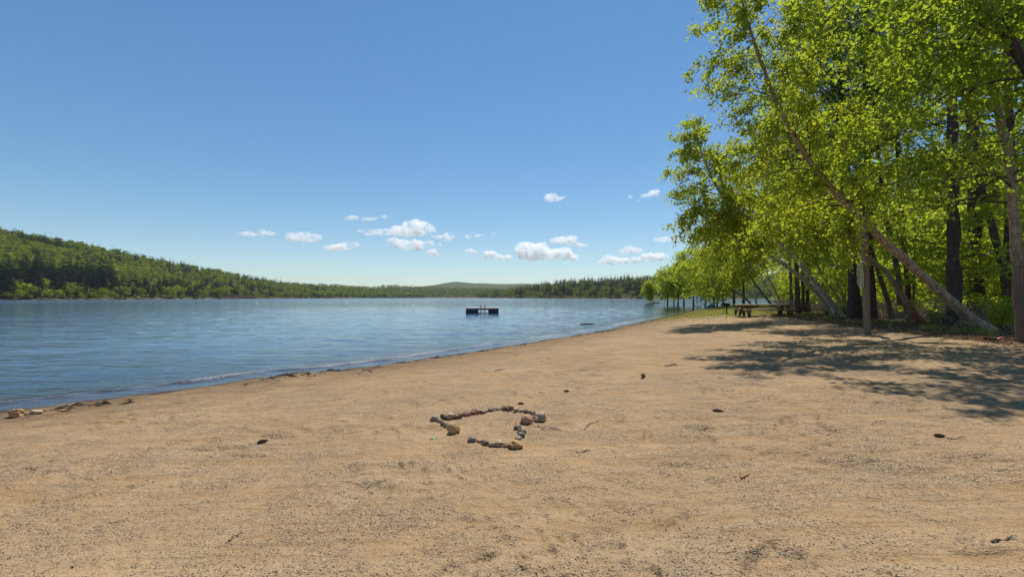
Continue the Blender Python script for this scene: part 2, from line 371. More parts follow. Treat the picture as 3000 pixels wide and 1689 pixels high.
def grow(name, path, r0, r1, seed, mats, label=None, cat='tree', group=None, start=.35, limbs=40, length=2.4, angle=60, droop=.25, sub=7, leaves=26, lsize=.085,
         spread=.16, inner=0., bias=None, profile='round', needles=False, sides=10, flat=0., kinds='maple', low_limbs=0, tintshift=0.):
    """one tree: path is its trunk line in world space; parts: trunk (with its limbs) and crown (leaves)"""
    rng = RNG(seed); path = smooth_path(path, 22); base = path[0].copy(); path = path - base
    root = empty(name, base, 0, label, cat, group)
    wood_ = MB(); n = len(path); tt = np.linspace(0, 1, n)
    rr = r1 + (r0 - r1) * (1 - tt) ** .85; rr = rr * (1 + .10 * rng.normal(size=n) * .5); rr[0] *= 1.6; rr[1] *= 1.18; rr[2] *= 1.05
    fine_path = smooth_path(path, 40); fr = np.interp(np.linspace(0, 1, 40), tt, rr)
    wob = rng.normal(size=(39, 3)); wob[1:] += .8 * wob[:-1]; fine_path[1:] += wob * min(r0, .14) * .07; fr = fr * (1 + .06 * rng.normal(size=40))
    wood_.tube(fine_path, fr, sides)
    tot = np.linalg.norm(path[-1] - path[0])
    P = []; T = []
    ts = start + (1 - start) * (np.arange(limbs) + rng.random(limbs)) / limbs
    if low_limbs: ts = np.concatenate([ts, rng.uniform(.15, start, low_limbs)])
    for i, t in enumerate(ts):
        p0 = np.array([np.interp(t, tt, path[:, k]) for k in range(3)])
        k = min(int(t * (n - 1)), n - 2); tg = path[k + 1] - path[k]; tg /= np.linalg.norm(tg)
        az = i * 2.39996 + rng.normal() * .4
        a = np.cross(tg, [.3, .9, .1]); a /= np.linalg.norm(a); b = np.cross(tg, a)
        pr = math.cos(az) * a + math.sin(az) * b
        an = math.radians(angle + rng.normal() * 14)
        d = math.cos(an) * tg + math.sin(an) * pr
        if bias is not None: d = d + np.array(bias) * rng.uniform(.3, 1); d /= np.linalg.norm(d)
        s = (t - start) / (1 - start) if t > start else .3
        if profile == 'round': L = length * (.35 + 1.0 * math.sin(math.pi * min(1, max(0, .15 + .8 * s))))
        elif profile == 'cone': L = length * (1.08 - s)
        else: L = length * (1.0 - .55 * s)
        L *= rng.uniform(.65, 1.2)
        if t < start: L *= .5
        m = 7; q = np.linspace(0, 1, m)[:, None]
        curve = p0 + d * L * q + np.array([0, 0, -1.]) * droop * L * q ** 2 + rng.normal(size=(m, 3)) * .035 * L * q
        rl = max(.008, .26 * np.interp(t, tt, rr)); wood_.tube(curve, rl * (1 - .85 * q[:, 0]), 5 if rl > .02 else 4, 1, cap=False)
        lt = rng.normal() * .2
        ns = max(3, int(sub * L / length))
        for j in range(ns):
            f = .18 + inner + (.82 - inner) * (j + rng.random()) / ns
            sp = np.array([np.interp(f, q[:, 0], curve[:, c]) for c in range(3)])
            dd = d + rng.normal(size=3) * .75; dd[2] = dd[2] * (1 - flat) - droop * .35; dd /= np.linalg.norm(dd) + 1e-9
            l2 = L * rng.uniform(.22, .42) * (1.1 - .5 * f)
            q2 = np.linspace(0, 1, 4)[:, None]; c2 = sp + dd * l2 * q2 + np.array([0, 0, -1.]) * droop * l2 * .9 * q2 ** 2
            wood_.tube(c2, rl * .3 * (1 - .7 * q2[:, 0]) + .003, 3, 1, cap=False)
            nl = max(2, int(leaves * .25 * rng.uniform(.5, 1.4)))
            fq = rng.uniform(.15, 1.05, nl)
            cc = sp + dd * l2 * fq[:, None] + np.array([0, 0, -1.]) * droop * l2 * .9 * fq[:, None] ** 2
            off = rng.normal(size=(nl, 3)) * spread * .62; off[:, 2] *= (1 - .6 * flat); k3 = 3
            cc = np.repeat(cc + off, k3, 0) + rng.normal(size=(nl * k3, 3)) * lsize * .75; ct = np.repeat(rng.normal(size=nl) * .16, k3)
            P.append(cc); T.append(np.clip(.5 + tintshift + lt + ct + rng.normal(size=nl * k3) * .14 + rng.normal() * .1, 0, 1))
    tr = wood_.obj('trunk', [mats[0], M['limb_bark']], root, True)
    P = np.concatenate(P); T = np.concatenate(T)
    cr = MB()
    if needles:
        # tufts of needles: thin long blades fanned from each point
        k = 5; C = np.repeat(P, k, 0); v, f = leafquads(rng, C + rng.normal(size=C.shape) * .05, lsize, .1, .10); cr.add(v, f, 0, np.repeat(T, k))
    else:
        v, f = leafquads(rng, P, lsize); cr.add(v, f, 0, T)
    cr.obj('crown', mats[1], root)
    return root
def px_path(pts, Y0=None, Y1=None, lift=.08):
    """trunk line through photo pixels: the first one is the foot on the ground, the depth runs from there to Y1"""
    X, Y, z = ground_at(*pts[0]) if Y0 is None else ((pts[0][0] - CX) / F * Y0, Y0, None)
    if z is None: z = h1(X, Y)
    out = [np.array([X, Y, z - lift])]; Y1 = Y if Y1 is None else Y1
    for i, p in enumerate(pts[1:]):
        yy = Y + (Y1 - Y) * (i + 1) / (len(pts) - 1); out.append(at(p[0], p[1], yy))
    return out

BI = (M['birch_bark'], M['birch_leaf'])
grow('birch_tree', px_path([(2902, 970), (2817, 909), (2765, 872), (2721, 821), (2677, 777), (2632, 743), (2597, 716), (2563, 688), (2479, 592), (2425, 550), (2351, 447), (2301, 356), (2272, 306), (2243, 228), (2219, 137), (2190, 74), (2165, 0), (2150, -90)], None, 14.3),
     .17, .02, 11, BI, 'long tan birch leaning far out over the beach from beside the red scoop', start=.38, limbs=76, length=1.9, angle=60, droop=.30, sub=12, leaves=38, lsize=.074, spread=.15, inner=.14, bias=(.05, 0, .1))
pB = [(2466, 931), (2430, 878), (2398, 843), (2373, 808), (2343, 771), (2270, 690), (2190, 640), (2123, 592), (2086, 525), (2057, 463), (2041, 414), (2032, 360)]
grow('birch_tree', px_path(pB, None, 25.5), .17, .025, 12, (M['birch_pale'], M['birch_leaf']), 'thicker pale stem of the leaning birch pair behind the picnic tables', group='leaning birches at the edge of the wood', start=.46, limbs=66, length=1.7, angle=60, droop=.28, sub=10, leaves=34, lsize=.10, spread=.19)
pB2 = [(2447, 927), (2413, 880), (2380, 843), (2353, 816), (2323, 791), (2250, 745), (2160, 700), (2080, 650), (2020, 600)]
grow('birch_tree', px_path(pB2, None, 26.5), .15, .02, 13, (M['birch_pale'], M['birch_leaf']), 'slimmer lower stem of the leaning birch pair behind the picnic tables', group='leaning birches at the edge of the wood', start=.55, limbs=44, length=1.75, angle=60, droop=.28, sub=10, leaves=34, lsize=.10, spread=.2)
grow('birch_tree', px_path([(2484, 915), (2462, 880), (2413, 813), (2370, 740), (2320, 620), (2290, 500), (2270, 380), (2262, 250)], None, 31), .12, .02, 14, (M['birch_bark'], M['birch_leaf']), 'slender leaning birch just right of the pale leaning pair', group='leaning birches at the edge of the wood', start=.32, limbs=80, length=2.8, angle=58, droop=.3, sub=10, leaves=30, lsize=.11, spread=.22)
grow('birch_tree', px_path([(2492, 915), (2472, 878), (2440, 799), (2420, 700), (2400, 560), (2390, 400), (2380, 200), (2372, 20)], None, 30), .11, .02, 15, (M['birch_bark'], M['birch_leaf']), 'steeper slender birch right behind the pale leaning pair', group='leaning birches at the edge of the wood', start=.32, limbs=84, length=2.8, angle=55, droop=.2, sub=10, leaves=30, lsize=.11, spread=.22)
grow('birch_tree', px_path([(2704, 948), (2671, 903), (2649, 876), (2624, 834), (2602, 799), (2569, 771), (2541, 757), (2500, 716), (2440, 660), (2370, 610), (2300, 560)], None, 20), .13, .02, 16, (M['red_bark'], M['birch_leaf']), 'bent birch with a stripped red lower trunk behind the wooden post', start=.62, limbs=46, length=2.0, angle=62, droop=.3, sub=10, leaves=32, lsize=.09, spread=.17)
grow('birch_tree', px_path([(3012, 1004), (2997, 959), (2983, 848), (2975, 738), (2980, 683), (2967, 579), (2954, 430), (2942, 393), (2925, 331), (2913, 215), (2884, 103), (2859, 41), (2840, -60), (2825, -190)], None, 12.4), .135, .05, 17, (M['tan_birch'], M['maple_leaf']), 'tall tan birch at the right edge, with long branches reaching over the sand', start=.33, limbs=54, length=4.1, angle=78, droop=.2, sub=15, leaves=44, lsize=.084, spread=.22, inner=.14, bias=(-.75, -.3, 0), profile='col', sides=14, tintshift=-.1)
grow('maple_tree', [np.array([12.2, 9.7, h1(12.2, 9.7) - .1]), np.array([11.7, 9.9, 5.]), np.array([10.3, 10.1, 7.8]), np.array([8.4, 10.3, 9.6]), np.array([7.2, 10.4, 10.6])], .16, .03, 18, (M['dark_bark'], M['maple_leaf']), 'tree beyond the right edge whose dark green leaves hang over the top right corner', start=.52, limbs=34, length=1.9, angle=70, droop=.2, sub=11, leaves=36, lsize=.09, spread=.2, tintshift=-.15)
MA = (M['dark_bark'], M['maple_leaf'])
T_NEAR = [
 ('maple_tree', [(2506, 932), (2497, 761), (2480, 500), (2455, 150), (2445, -100), (2438, -260)], .27, .04, 21, (M['dark_bark'], M['birch_leaf']), 'thick dark trunk just left of the wooden post, with an upswept yellow-green crown', dict(start=.36, limbs=84, length=3.8, angle=42, droop=.05, leaves=34, lsize=.098, spread=.24)),
 ('maple_tree', [(2664, 938), (2665, 876), (2638, 600), (2622, 300), (2610, 0), (2600, -150)], .12, .03, 22, MA, 'thin straight dark trunk crossing behind the long leaning birch', dict(start=.4, limbs=56, length=3.0, angle=55, leaves=38, lsize=.098, spread=.22, flat=.4)),
 ('maple_tree', [(2645, 934), (2632, 793), (2610, 710), (2594, 628), (2572, 450), (2560, 250), (2552, 60)], .15, .03, 23, (M['grey_bark'], M['maple_leaf']), 'crooked grey trunk standing between the post and the leaning birch', dict(start=.45, limbs=50, length=3.0, angle=55, leaves=38, lsize=.098, spread=.22, flat=.4)),
 ('maple_tree', [(2618, 934), (2588, 835), (2562, 770), (2530, 640), (2505, 480), (2490, 300)], .13, .03, 24, (M['grey_bark'], M['lime_leaf']), 'grey trunk tilting left behind the bent red-barked birch', dict(start=.4, limbs=44, length=2.6, angle=60, leaves=36, lsize=.098, spread=.22, flat=.4)),
 ('pine_tree', [(2858, 938), (2857, 760), (2853, 500), (2846, 100), (2840, -400)], .30, .10, 25, (M['dark_bark'], M['needle']), 'broad near-black pine trunk behind the foot of the leaning birch', dict(start=.58, limbs=30, length=2.8, angle=85, leaves=9, lsize=.17, spread=.2, needles=True, flat=.6)),
 ('pine_tree', [(2796, 955), (2793, 700), (2790, 400), (2786, -100), (2782, -350)], .24, .08, 26, (M['dark_bark'], M['needle']), 'dark pine trunk seen just above the middle of the leaning birch', dict(start=.58, limbs=30, length=2.8, angle=85, leaves=9, lsize=.17, spread=.2, needles=True, flat=.6)),
 ('pine_tree', [(2956, 945), (2957, 700), (2958, 400), (2950, 0), (2945, -500)], .2, .09, 27, (M['purple_bark'], M['needle']), 'purplish flaky pine trunk right behind the tan birch at the right edge', dict(start=.55, limbs=30, length=2.8, angle=85, leaves=9, lsize=.17, spread=.2, needles=True, flat=.6)),
 ('maple_tree', [(2962, 948), (2952, 876), (2939, 779), (2914, 683), (2886, 600), (2850, 450), (2826, 280), (2812, 60), (2806, -150)], .16, .04, 28, (M['grey_bark'], M['maple_leaf']), 'mossy grey trunk bending left beside the tan birch at the right edge', dict(start=.35, limbs=54, length=3.0, angle=65, leaves=24, lsize=.10, spread=.2, flat=.5)),
 ('pine_tree', [(2550, 936), (2547, 836), (2541, 500), (2536, 100), (2530, -200)], .25, .08, 29, (M['dark_bark'], M['needle']), 'dark pine trunk half hidden right behind the wooden post', dict(start=.5, limbs=30, length=2.8, angle=85, leaves=9, lsize=.172, spread=.22, needles=True, flat=.6)),
 ('maple_tree', [(2338, 917), (2335, 818), (2328, 600), (2318, 420), (2312, 300)], .19, .04, 30, MA, 'dark trunk at the right end of the picnic tables', dict(start=.32, limbs=50, length=3.0, angle=60, leaves=22, lsize=.13, spread=.26, flat=.3)),
 ('maple_tree', [(2353, 916), (2352, 800), (2350, 600), (2346, 430)], .13, .03, 31, MA, 'first thin dark trunk right of the picnic tables, in a close pair', dict(start=.42, limbs=36, length=2.6, angle=60, leaves=20, lsize=.13, spread=.26, flat=.3)),
 ('maple_tree', [(2367, 916), (2364, 800), (2366, 600), (2370, 380)], .14, .03, 32, MA, 'second thin dark trunk right of the picnic tables, nearer the leaning birches', dict(start=.42, limbs=40, length=2.8, angle=60, leaves=20, lsize=.13, spread=.26, flat=.3)),
 ('maple_tree', [(2318, 905), (2316, 800), (2308, 640), (2298, 500)], .17, .03, 33, (M['purple_bark'], M['birch_leaf']), 'purplish trunk rising behind the right half of the picnic tables', dict(start=.38, limbs=44, length=2.9, angle=60, leaves=22, lsize=.14, spread=.28)),
 ('birch_tree', [(2206, 897), (2199, 887), (2166, 859), (2141, 847), (2116, 833), (2088, 822), (2050, 800)], .16, .03, 34, BI, 'thin grey birch slanting low to the left above the picnic tables', dict(start=.45, limbs=40, length=3.2, angle=70, droop=.3, leaves=22, lsize=.2, spread=.34)),
 ('birch_tree', [(2217, 897), (2214, 860), (2208, 826), (2200, 740), (2190, 640)], .13, .03, 35, (M['birch_pale'], M['birch_leaf']), 'thin pale upright birch above the left half of the picnic tables', dict(start=.3, limbs=44, length=3.6, angle=60, leaves=22, lsize=.2, spread=.36)),
 ('birch_tree', [(2266, 897), (2240, 868), (2209, 827), (2170, 760), (2130, 690), (2110, 640)], .15, .03, 36, (M['grey_bark'], M['birch_leaf']), 'dark slanting stem crossing behind the middle of the picnic tables', dict(start=.4, limbs=46, length=3.6, angle=62, droop=.3, leaves=22, lsize=.2, spread=.36)),
 ('birch_tree', [(2292, 897), (2283, 872), (2266, 845), (2240, 780), (2215, 700), (2205, 600)], .16, .03, 37, (M['birch_bark'], M['birch_leaf']), 'leaning birch behind the picnic tables, between the slanting stem and the purplish trunk', dict(start=.35, limbs=50, length=3.4, angle=62, droop=.25, leaves=22, lsize=.19, spread=.34)),
]
for nm, pts, r0, r1, sd, mt, lb, kw in T_NEAR:
    grow(nm, px_path(pts), r0, r1, sd, mt, lb, 'tree', 'trees along the front of the wood', **dict(dict(droop=.2, sub=8), **kw))

# trees standing in the flooded shallows at the end of the beach
fl = [(1921, 889, 803 + 27, 'small yellow-green tree tilting left out of the water at the point', (1905, 868), .5),
      (1955, 895, 800, 'slim dark tree standing in the shallows nearest the open lake', None, 1.),
      (1974, 893, 803, 'second slim tree in the shallows from the open lake', None, .9),
      (1986, 895, 785, 'tree in the flooded grass with a thick dark foot, left of the far table', None, 1.1),
      (2003, 895, 770, 'tall tree with twin feet in the flooded edge left of the far table', None, 1.2)]
for i, (px, py, top, lb, bend, k) in enumerate(fl):
    Y = CAMZ * F / (py - HY); foot = at(px, py, Y); foot[2] = -.25
    mid = at(bend[0], bend[1], Y) if bend else at(px + 2, (py + top) / 2, Y)
    t_ = at((bend[0] - 4) if bend else px + random.uniform(-5, 5), top, Y)
    grow('alder_tree', [foot, (foot + mid) / 2 + [0, 0, .1], mid, t_], .16 * k, .03, 50 + i, (M['dark_bark'], M['birch_leaf']), lb, 'tree', 'trees standing in the shallows', start=.2, limbs=40, length=2.8 * max(.7, k), angle=46, droop=.12, sub=7, leaves=24, lsize=.24, spread=.6)
# trees on the grassy point around the far table and the blue kayak
for i, (px, Y, top, r0, lb) in enumerate([(2031, 92, 735, .2, 'dark tree right of the far picnic table, near the water'), (2091, 84, 745, .24, 'dark trunk just right of the blue kayak'), (2101, 90, 760, .16, 'thin dark trunk second to the right of the blue kayak'),
        (2118, 80, 700, .26, 'stout dark tree directly behind the charcoal grill'), (2150, 86, 690, .24, 'dark leafy tree behind the gap between grill and tables'), (2066, 98, 760, .2, 'leafy tree behind the far picnic table'), (2178, 78, 640, .24, 'tall leafy tree behind the left end of the picnic tables')]):
    X = (px - CX) / F * Y; z = h1(X, Y)
    grow('maple_tree', [np.array([X, Y, z - .1]), at(px + 1, 840, Y), at(px - 3, (840 + top) / 2, Y), at(px - 6, top, Y)], r0 * .8, .03, 70 + i, (M['dark_bark'], M['birch_leaf'] if i % 2 else M['lime_leaf']), lb, 'tree', 'trees on the grassy point', start=.25, limbs=44, length=3.4, angle=60, droop=.2, sub=8, leaves=24, lsize=.24, spread=.38)

# prototypes of the wood's interior, then copies
rs = RNG(91)
def proto(name, h, r0, seed, mats, label, **kw):
    b = rs.normal(size=2) * .03 * h
    return grow(name, [np.array([0, 0, 0.]), np.array([b[0] * .4, b[1] * .4, h * .5]), np.array([b[0], b[1], h])], r0, .03, seed, mats, label, 'tree', 'trees inside the wood', **kw)
PROT = [proto('maple_tree', 15, .2, 101, (M['dark_bark'], M['lime_leaf']), 'x', start=.22, limbs=60, length=3.6, angle=66, droop=.15, sub=8, leaves=24, lsize=.16, spread=.3, flat=.6),
        proto('maple_tree', 18, .24, 102, (M['grey_bark'], M['maple_leaf']), 'x', start=.28, limbs=62, length=4.0, angle=58, droop=.15, sub=8, leaves=24, lsize=.17, spread=.32, flat=.5),
        proto('maple_tree', 13, .16, 103, (M['dark_bark'], M['birch_leaf']), 'x', start=.2, limbs=54, length=3.2, angle=60, droop=.2, sub=8, leaves=22, lsize=.16, spread=.3, flat=.4)]
SAPL = [proto('maple_sapling', 5.2, .05, 111, (M['dark_bark'], M['lime_leaf']), 'x', start=.15, limbs=26, length=1.7, angle=75, droop=.1, sub=7, leaves=18, lsize=.12, spread=.15, flat=.8),
        proto('maple_sapling', 6.5, .06, 112, (M['grey_bark'], M['lime_leaf']), 'x', start=.2, limbs=30, length=2.0, angle=72, droop=.12, sub=7, leaves=18, lsize=.12, spread=.16, flat=.8),
        proto('maple_sapling', 3.8, .04, 113, (M['dark_bark'], M['maple_leaf']), 'x', start=.1, limbs=22, length=1.4, angle=72, droop=.1, sub=6, leaves=18, lsize=.11, spread=.14, flat=.7)]
PINE = [proto('pine_tree', 21, .3, 121, (M['dark_bark'], M['needle']), 'x', start=.35, limbs=46, length=3.2, angle=88, droop=.1, sub=7, leaves=8, lsize=.2, spread=.22, needles=True, flat=.6, profile='cone')]
LAB = {'m': 'leafy broadleaf tree filling the wood behind the front row of trunks', 's': 'lime-green sapling with layered leaves in the shade of the wood', 'p': 'tall dark pine deep in the wood behind the front trunks'}
def place(protos, k, n, y0, y1, x0, x1, seed, mind, smin=.85, smax=1.15):
    r = RNG(seed); done = []; first = [True] * len(protos)
    tries = 0
    while len(done) < n and tries < 4000:
        tries += 1
        y = r.uniform(y0, y1); off = r.uniform(x0, x1); x = float(np.interp(y, TREELINE[:, 1], TREELINE[:, 0])) + off
        if x / y > 1.16: continue
        if any(math.hypot(x - a, y - b) < mind for a, b in done): continue
        if float(shore_dist(np.array([x]), np.array([y]))[0]) < 3: continue
        done.append((x, y)); i = len(done) % len(protos); p = protos[i]; z = h1(x, y) - .1; s = r.uniform(smin, smax)
        if first[i]:
            first[i] = False; p.location = (x, y, z); p.scale = (s, s, s); p.rotation_euler = (0, 0, r.uniform(0, 6.28)); tag(p, LAB[k], None, {'m': 'broadleaf trees inside the wood', 's': 'saplings inside the wood', 'p': 'pines inside the wood'}[k])
        else: dup(p, (x, y, z), r.uniform(0, 6.28), s, LAB[k], {'m': 'broadleaf trees inside the wood', 's': 'saplings inside the wood', 'p': 'pines inside the wood'}[k])
place(PROT, 'm', 40, 20, 100, 5, 34, 5, 3.6)
place(SAPL, 's', 84, 17, 80, 1.8, 17, 6, 1.6, .8, 1.45)
place(PINE, 'p', 7, 38, 85, 9, 32, 7, 6)
print('near trees done')
# ------------------------------------------------------------------ far shores: hills, single trees along the water, forest cover
def hill_mat(name, a, b, c):
    q = NT(name); P = q.geo(); n = q.noise(P, .03, 6, .65); n2 = q.noise(P, .11, 4, .6)
    z = q.n('SeparateXYZ', {0: P}).outputs[2]
    col = q.mix(q.f(n2, .4, .6), q.ramp(n, [(.35, a), (.6, b)]), c)
    col = q.mix(q.f(q.math('ADD', z, q.f(n2, .3, .7, -.6, .6)), .3, 1.3, 1., 0.), col, (.16, .115, .075))
    return q.done(col, .95, q.bump(n2, 1., 4.), spec=.0)
M['hill'] = hill_mat('forest_floor', (.03, .04, .012), (.06, .075, .02), (.09, .085, .035))
M['mountain'] = hill_mat('far_wooded_slope', (.020, .034, .018), (.045, .06, .022), (.085, .095, .03))

class Hill:
    """a shore hill: t=0 at the water, t=1 on the ridge"""
    def __init__(s, pxs, shoreY, ridgeY, ridge_py, tree_h, p=1.15):
        s.pxs = np.array(pxs, float); s.sY = shoreY; s.rY = ridgeY; s.rp = ridge_py; s.th = tree_h; s.p = p
    def pt(s, px, t):
        y0 = np.interp(px, s.pxs, s.sY); y1 = np.interp(px, s.pxs, s.rY); Y = y0 + (y1 - y0) * t
        X = (px - CX) / F * Y
        zr = np.maximum(CAMZ + (HY - np.interp(px, s.pxs, s.rp)) / F * y1 - s.th, 1.5)
        prof = np.where(t < 1, np.clip(t, 0, 1) ** s.p, 1 - .55 * (t - 1) ** 2)
        lump = 1 + .10 * vnoise(X / 60, Y / 60) * sstep(0, .5, t)
        Z = np.where(t <= 0, -1.2 + 30 * t, .3 + zr * prof * np.where(np.abs(t - 1) < .3, 1, lump))
        return X, Y, Z
    def terrain(s, name, mat, na=160, nt=40):
        a = np.linspace(s.pxs[0], s.pxs[-1], na); t = np.concatenate([[-.02], np.linspace(0, 1.6, nt)])
        A, T = np.meshgrid(a, t); X, Y, Z = s.pt(A.ravel(), T.ravel())
        b = MB(); b.add(np.stack([X, Y, Z], -1), grid_faces(len(t), na, False)); o = b.obj(name, mat, smooth=True); return tag(o, kind='structure')
L1 = Hill([-700, -300, 0, 300, 600, 750, 900, 1080, 1250], [310, 320, 345, 410, 560, 710, 880, 1150, 1350], [700, 700, 720, 800, 960, 1060, 1150, 1350, 1560],
          [620, 645, 661, 720, 779, 808, 831, 842, 856], 13)
L2 = Hill([700, 870, 950, 1080, 1150, 1250, 1450, 1700, 1900], [1500, 1500, 1500, 1500, 1500, 1450, 1400, 1350, 1300], [2400] * 9, [832, 828, 829, 838, 832, 837, 842, 838, 836], 13)
L3 = Hill([1000, 1200, 1240, 1274, 1305, 1333, 1361, 1386, 1417, 1460, 1492, 1532, 1600, 1900], [3000] * 14, [4600] * 14, [848, 842, 838, 834, 828, 824, 826.5, 829, 829, 831, 831, 830, 832, 836], 0)
L4 = Hill([1380, 1480, 1540, 1600, 1650, 1740, 1850, 1900, 2100, 2500, 3300], [1250, 1020, 900, 800, 740, 680, 620, 600, 560, 520, 500], [1500, 1350, 1250, 1150, 1100, 1050, 1000, 1000, 950, 900, 900],
          [855, 842, 832, 821, 815, 807, 801, 802, 800, 790, 780], 15)
L1.terrain('left_hill', M['hill']); L2.terrain('middle_hill', M['hill']); L3.terrain('far_mountain', M['mountain']); L4.terrain('right_hill', M['hill'])

def cone_faces(rng, h, tiers, per, clump, base=.12, rmax=.19):
    """drooping plates of a far conifer"""
    V = []; Fa = []; T = []; n = 0
    for i in range(tiers):
        s = (i + rng.random() * .6) / tiers; z = h * (base + (1 - base) * s); L = h * rmax * (1.02 - s) ** .8 * rng.uniform(.6, 1.2) + .25
        k = max(3, int(per * (1 - .5 * s)))
        for j in range(k):
            a = 6.283 * (j + rng.random()) / k; l = L * rng.uniform(.55, 1.15); d = np.array([math.cos(a), math.sin(a), 0]); p = np.array([-d[1], d[0], 0]); w = l * .34
            up = rng.uniform(-.05, .25); dr = rng.uniform(.0, .35)
            V += [np.array([0, 0, z + .35]), d * l * .55 + p * w + [0, 0, z + up * l], d * l + [0, 0, z - dr * l * .5], d * l * .55 - p * w + [0, 0, z + up * l * .6]]
            V += [np.array([0, 0, z]) + d * l * .2, d * l * .6 + [0, 0, z + .28 * l], d * l * .95 + [0, 0, z], d * l * .6 + [0, 0, z - .22 * l]]
            Fa += [(n, n + 1, n + 2, n + 3), (n + 4, n + 5, n + 6, n + 7)]; n += 8; q = np.clip(.45 + .25 * rng.normal() + .2 * s, 0, 1); T += [q, q * .8]
    return np.array(V), np.array(Fa), np.array(T)
def blob_faces(rng, h, lobes, per, size, w=.3):
    P = []; T = []; N = []
    for i in range(lobes):
        a = rng.uniform(0, 6.283); r = h * w * math.sqrt(rng.random()) * .8; z = h * rng.uniform(.35, .85)
        R0 = h * rng.uniform(.13, .24) * (1.15 - abs(z / h - .55)); c = np.array([r * math.cos(a), r * math.sin(a), z]); v = rng.normal(size=(per, 3)); v[:, 2] = np.abs(v[:, 2]) * 1.0 - .35; v /= np.linalg.norm(v, axis=1)[:, None]
        P.append(c + v * R0 * rng.uniform(.75, 1.1, (per, 1)) * [1, 1, .8]); N.append(v); T.append(np.clip(.5 + rng.normal() * .10 + .07 * rng.normal(size=per), 0, 1))
    P = np.concatenate(P); N = np.concatenate(N); T = np.concatenate(T); n = len(P)
    N = N + rng.normal(size=N.shape) * .22; N /= np.linalg.norm(N, axis=1)[:, None]
    u = np.cross(N, rng.normal(size=N.shape)); u /= np.linalg.norm(u, axis=1)[:, None]; v = np.cross(N, u); s = (size * rng.uniform(.6, 1.3, n))[:, None]
    V = np.stack([P - u * s * .5, P + v * s * .45, P + u * s * .5, P - v * s * .45], 1).reshape(-1, 3)
    return V, np.arange(4 * n).reshape(n, 4), T
def far_proto(name, kind, seed, h, label, group, dense=1.):
    r = RNG(seed); b = MB()
    if kind == 'pine':
        b.tube([(0, 0, -.5), (0, 0, h * .5), (0, 0, h * .96)], [.28, .18, .04], 5, 0); v, f, t = cone_faces(r, h, int(17 * dense), 8, 0, base=.16); b.add(v, f, 1, t)
        mats = [M['dark_bark'], M['far_needle']]
    else:
        b.tube([(0, 0, -.5), (.2, 0, h * .35), (0, .1, h * .7)], [.25, .17, .06], 5, 0)
        for k in range(5): a = r.uniform(0, 6.28); b.tube([(.19 - .02 * k, .02 * k, h * (.25 + .06 * k)), (math.cos(a) * h * .18, math.sin(a) * h * .18, h * (.5 + .06 * k))], [.09, .03], 4, 0)
        v, f, t = blob_faces(r, h, 13, int(52 * dense), .085 * h * (.5 if kind == 'bare' else .95)); b.add(v, f, 1, t); mats = [M['grey_bark'] if kind == 'leaf' else M['purple_bark'], {'leaf': M['far_leaf'], 'lime': M['far_lime']}.get(kind, M['far_bare'])]
    return tag(b.obj(name, mats), label, 'tree', group)
def shore_row(hill, protos, picks, seed):
    """single trees standing where (px, t, scale, kind) says"""
    r = RNG(seed); first = {}
    for px, t, s, k, lb, gp in picks:
        X, Y, Z = hill.pt(np.array([px]), np.array([t])); loc = (float(X[0]), float(Y[0]), float(Z[0]))
        pl = protos[k]; i = r.integers(len(pl)); p = pl[i]
        sc = (s * r.uniform(.9, 1.1), s * r.uniform(.9, 1.1), s)
        if (k, i) not in used_protos: used_protos.add((k, i)); o = p; o.location = loc; o.scale = sc; o.rotation_euler = (0, 0, r.uniform(0, 6.28)); tag(o, lb, None, gp)
        else: dup(p, loc, r.uniform(0, 6.28), sc, lb, gp)
used_protos = set()
FP = {'p': [far_proto('pine_tree', 'pine', 200 + i, 28, 'x', 'x') for i in range(4)],
      'l': [far_proto('broadleaf_tree', 'leaf', 210 + i, 13, 'x', 'x') for i in range(4)],
      'y': [far_proto('broadleaf_tree', 'lime', 215 + i, 13, 'x', 'x') for i in range(2)], 'b': [far_proto('bare_tree', 'bare', 220, 14, 'x', 'x')]}
r = RNG(300); picks = []
GP, GLf = 'pines along the far left shore', 'broadleaf trees along the far left shore'
# trees one can point to
picks += [(37, .035, .98, 'y', 'bright yellow-green round tree at the left end of the far shore', GLf), (58, .01, .55, 'y', 'low yellow-green bush tree at the water beside the leftmost round tree', GLf),
          (125, .05, 1.25, 'y', 'wide lime-green spreading tree in front of the dark pines on the far left shore', GLf), (172, .012, .62, 'y', 'small bright lime tree at the water below the darkest pines', GLf),
          (98, .02, .8, 'l', 'dark green low tree under the wide spreading tree on the far shore', GLf), (302, .012, .8, 'y', 'yellow-green tree at the water just right of the dark pine stand', GLf),
          (263, .01, .5, 'l', 'low pale bush tree at the water under the grey-green pines', GLf), (80, .09, 1.15, 'b', 'purple-grey tree barely in leaf on the far left shore', None)]
for px in list(np.linspace(-160, 20, 14)) + list(np.linspace(18, 105, 16)) + list(np.linspace(100, 330, 44)):
    picks.append((px + r.normal() * 4, r.uniform(.03, .17), r.uniform(.9, 1.32), 'p', 'tall dark pine in the dense stand on the far left shore', GP))
for px in np.linspace(335, 470, 20): picks.append((px + r.normal() * 4, r.uniform(.03, .18), r.uniform(0.53, 0.85), 'p', 'grey-green pine on the far shore between the dark pine stand and the red boat', GP))
for px in np.linspace(380, 660, 44): picks.append((px + r.normal() * 5, r.uniform(.015, .14), r.uniform(.6, 1.0), 'l', 'lime-green broadleaf tree on the far shore around the red boat', GLf))
for px in np.linspace(480, 800, 46): picks.append((px + r.normal() * 5, r.uniform(.05, .25), r.uniform(0.57, 0.90), 'p', 'dark pine on the middle of the far left shore, beyond the red boat', GP))
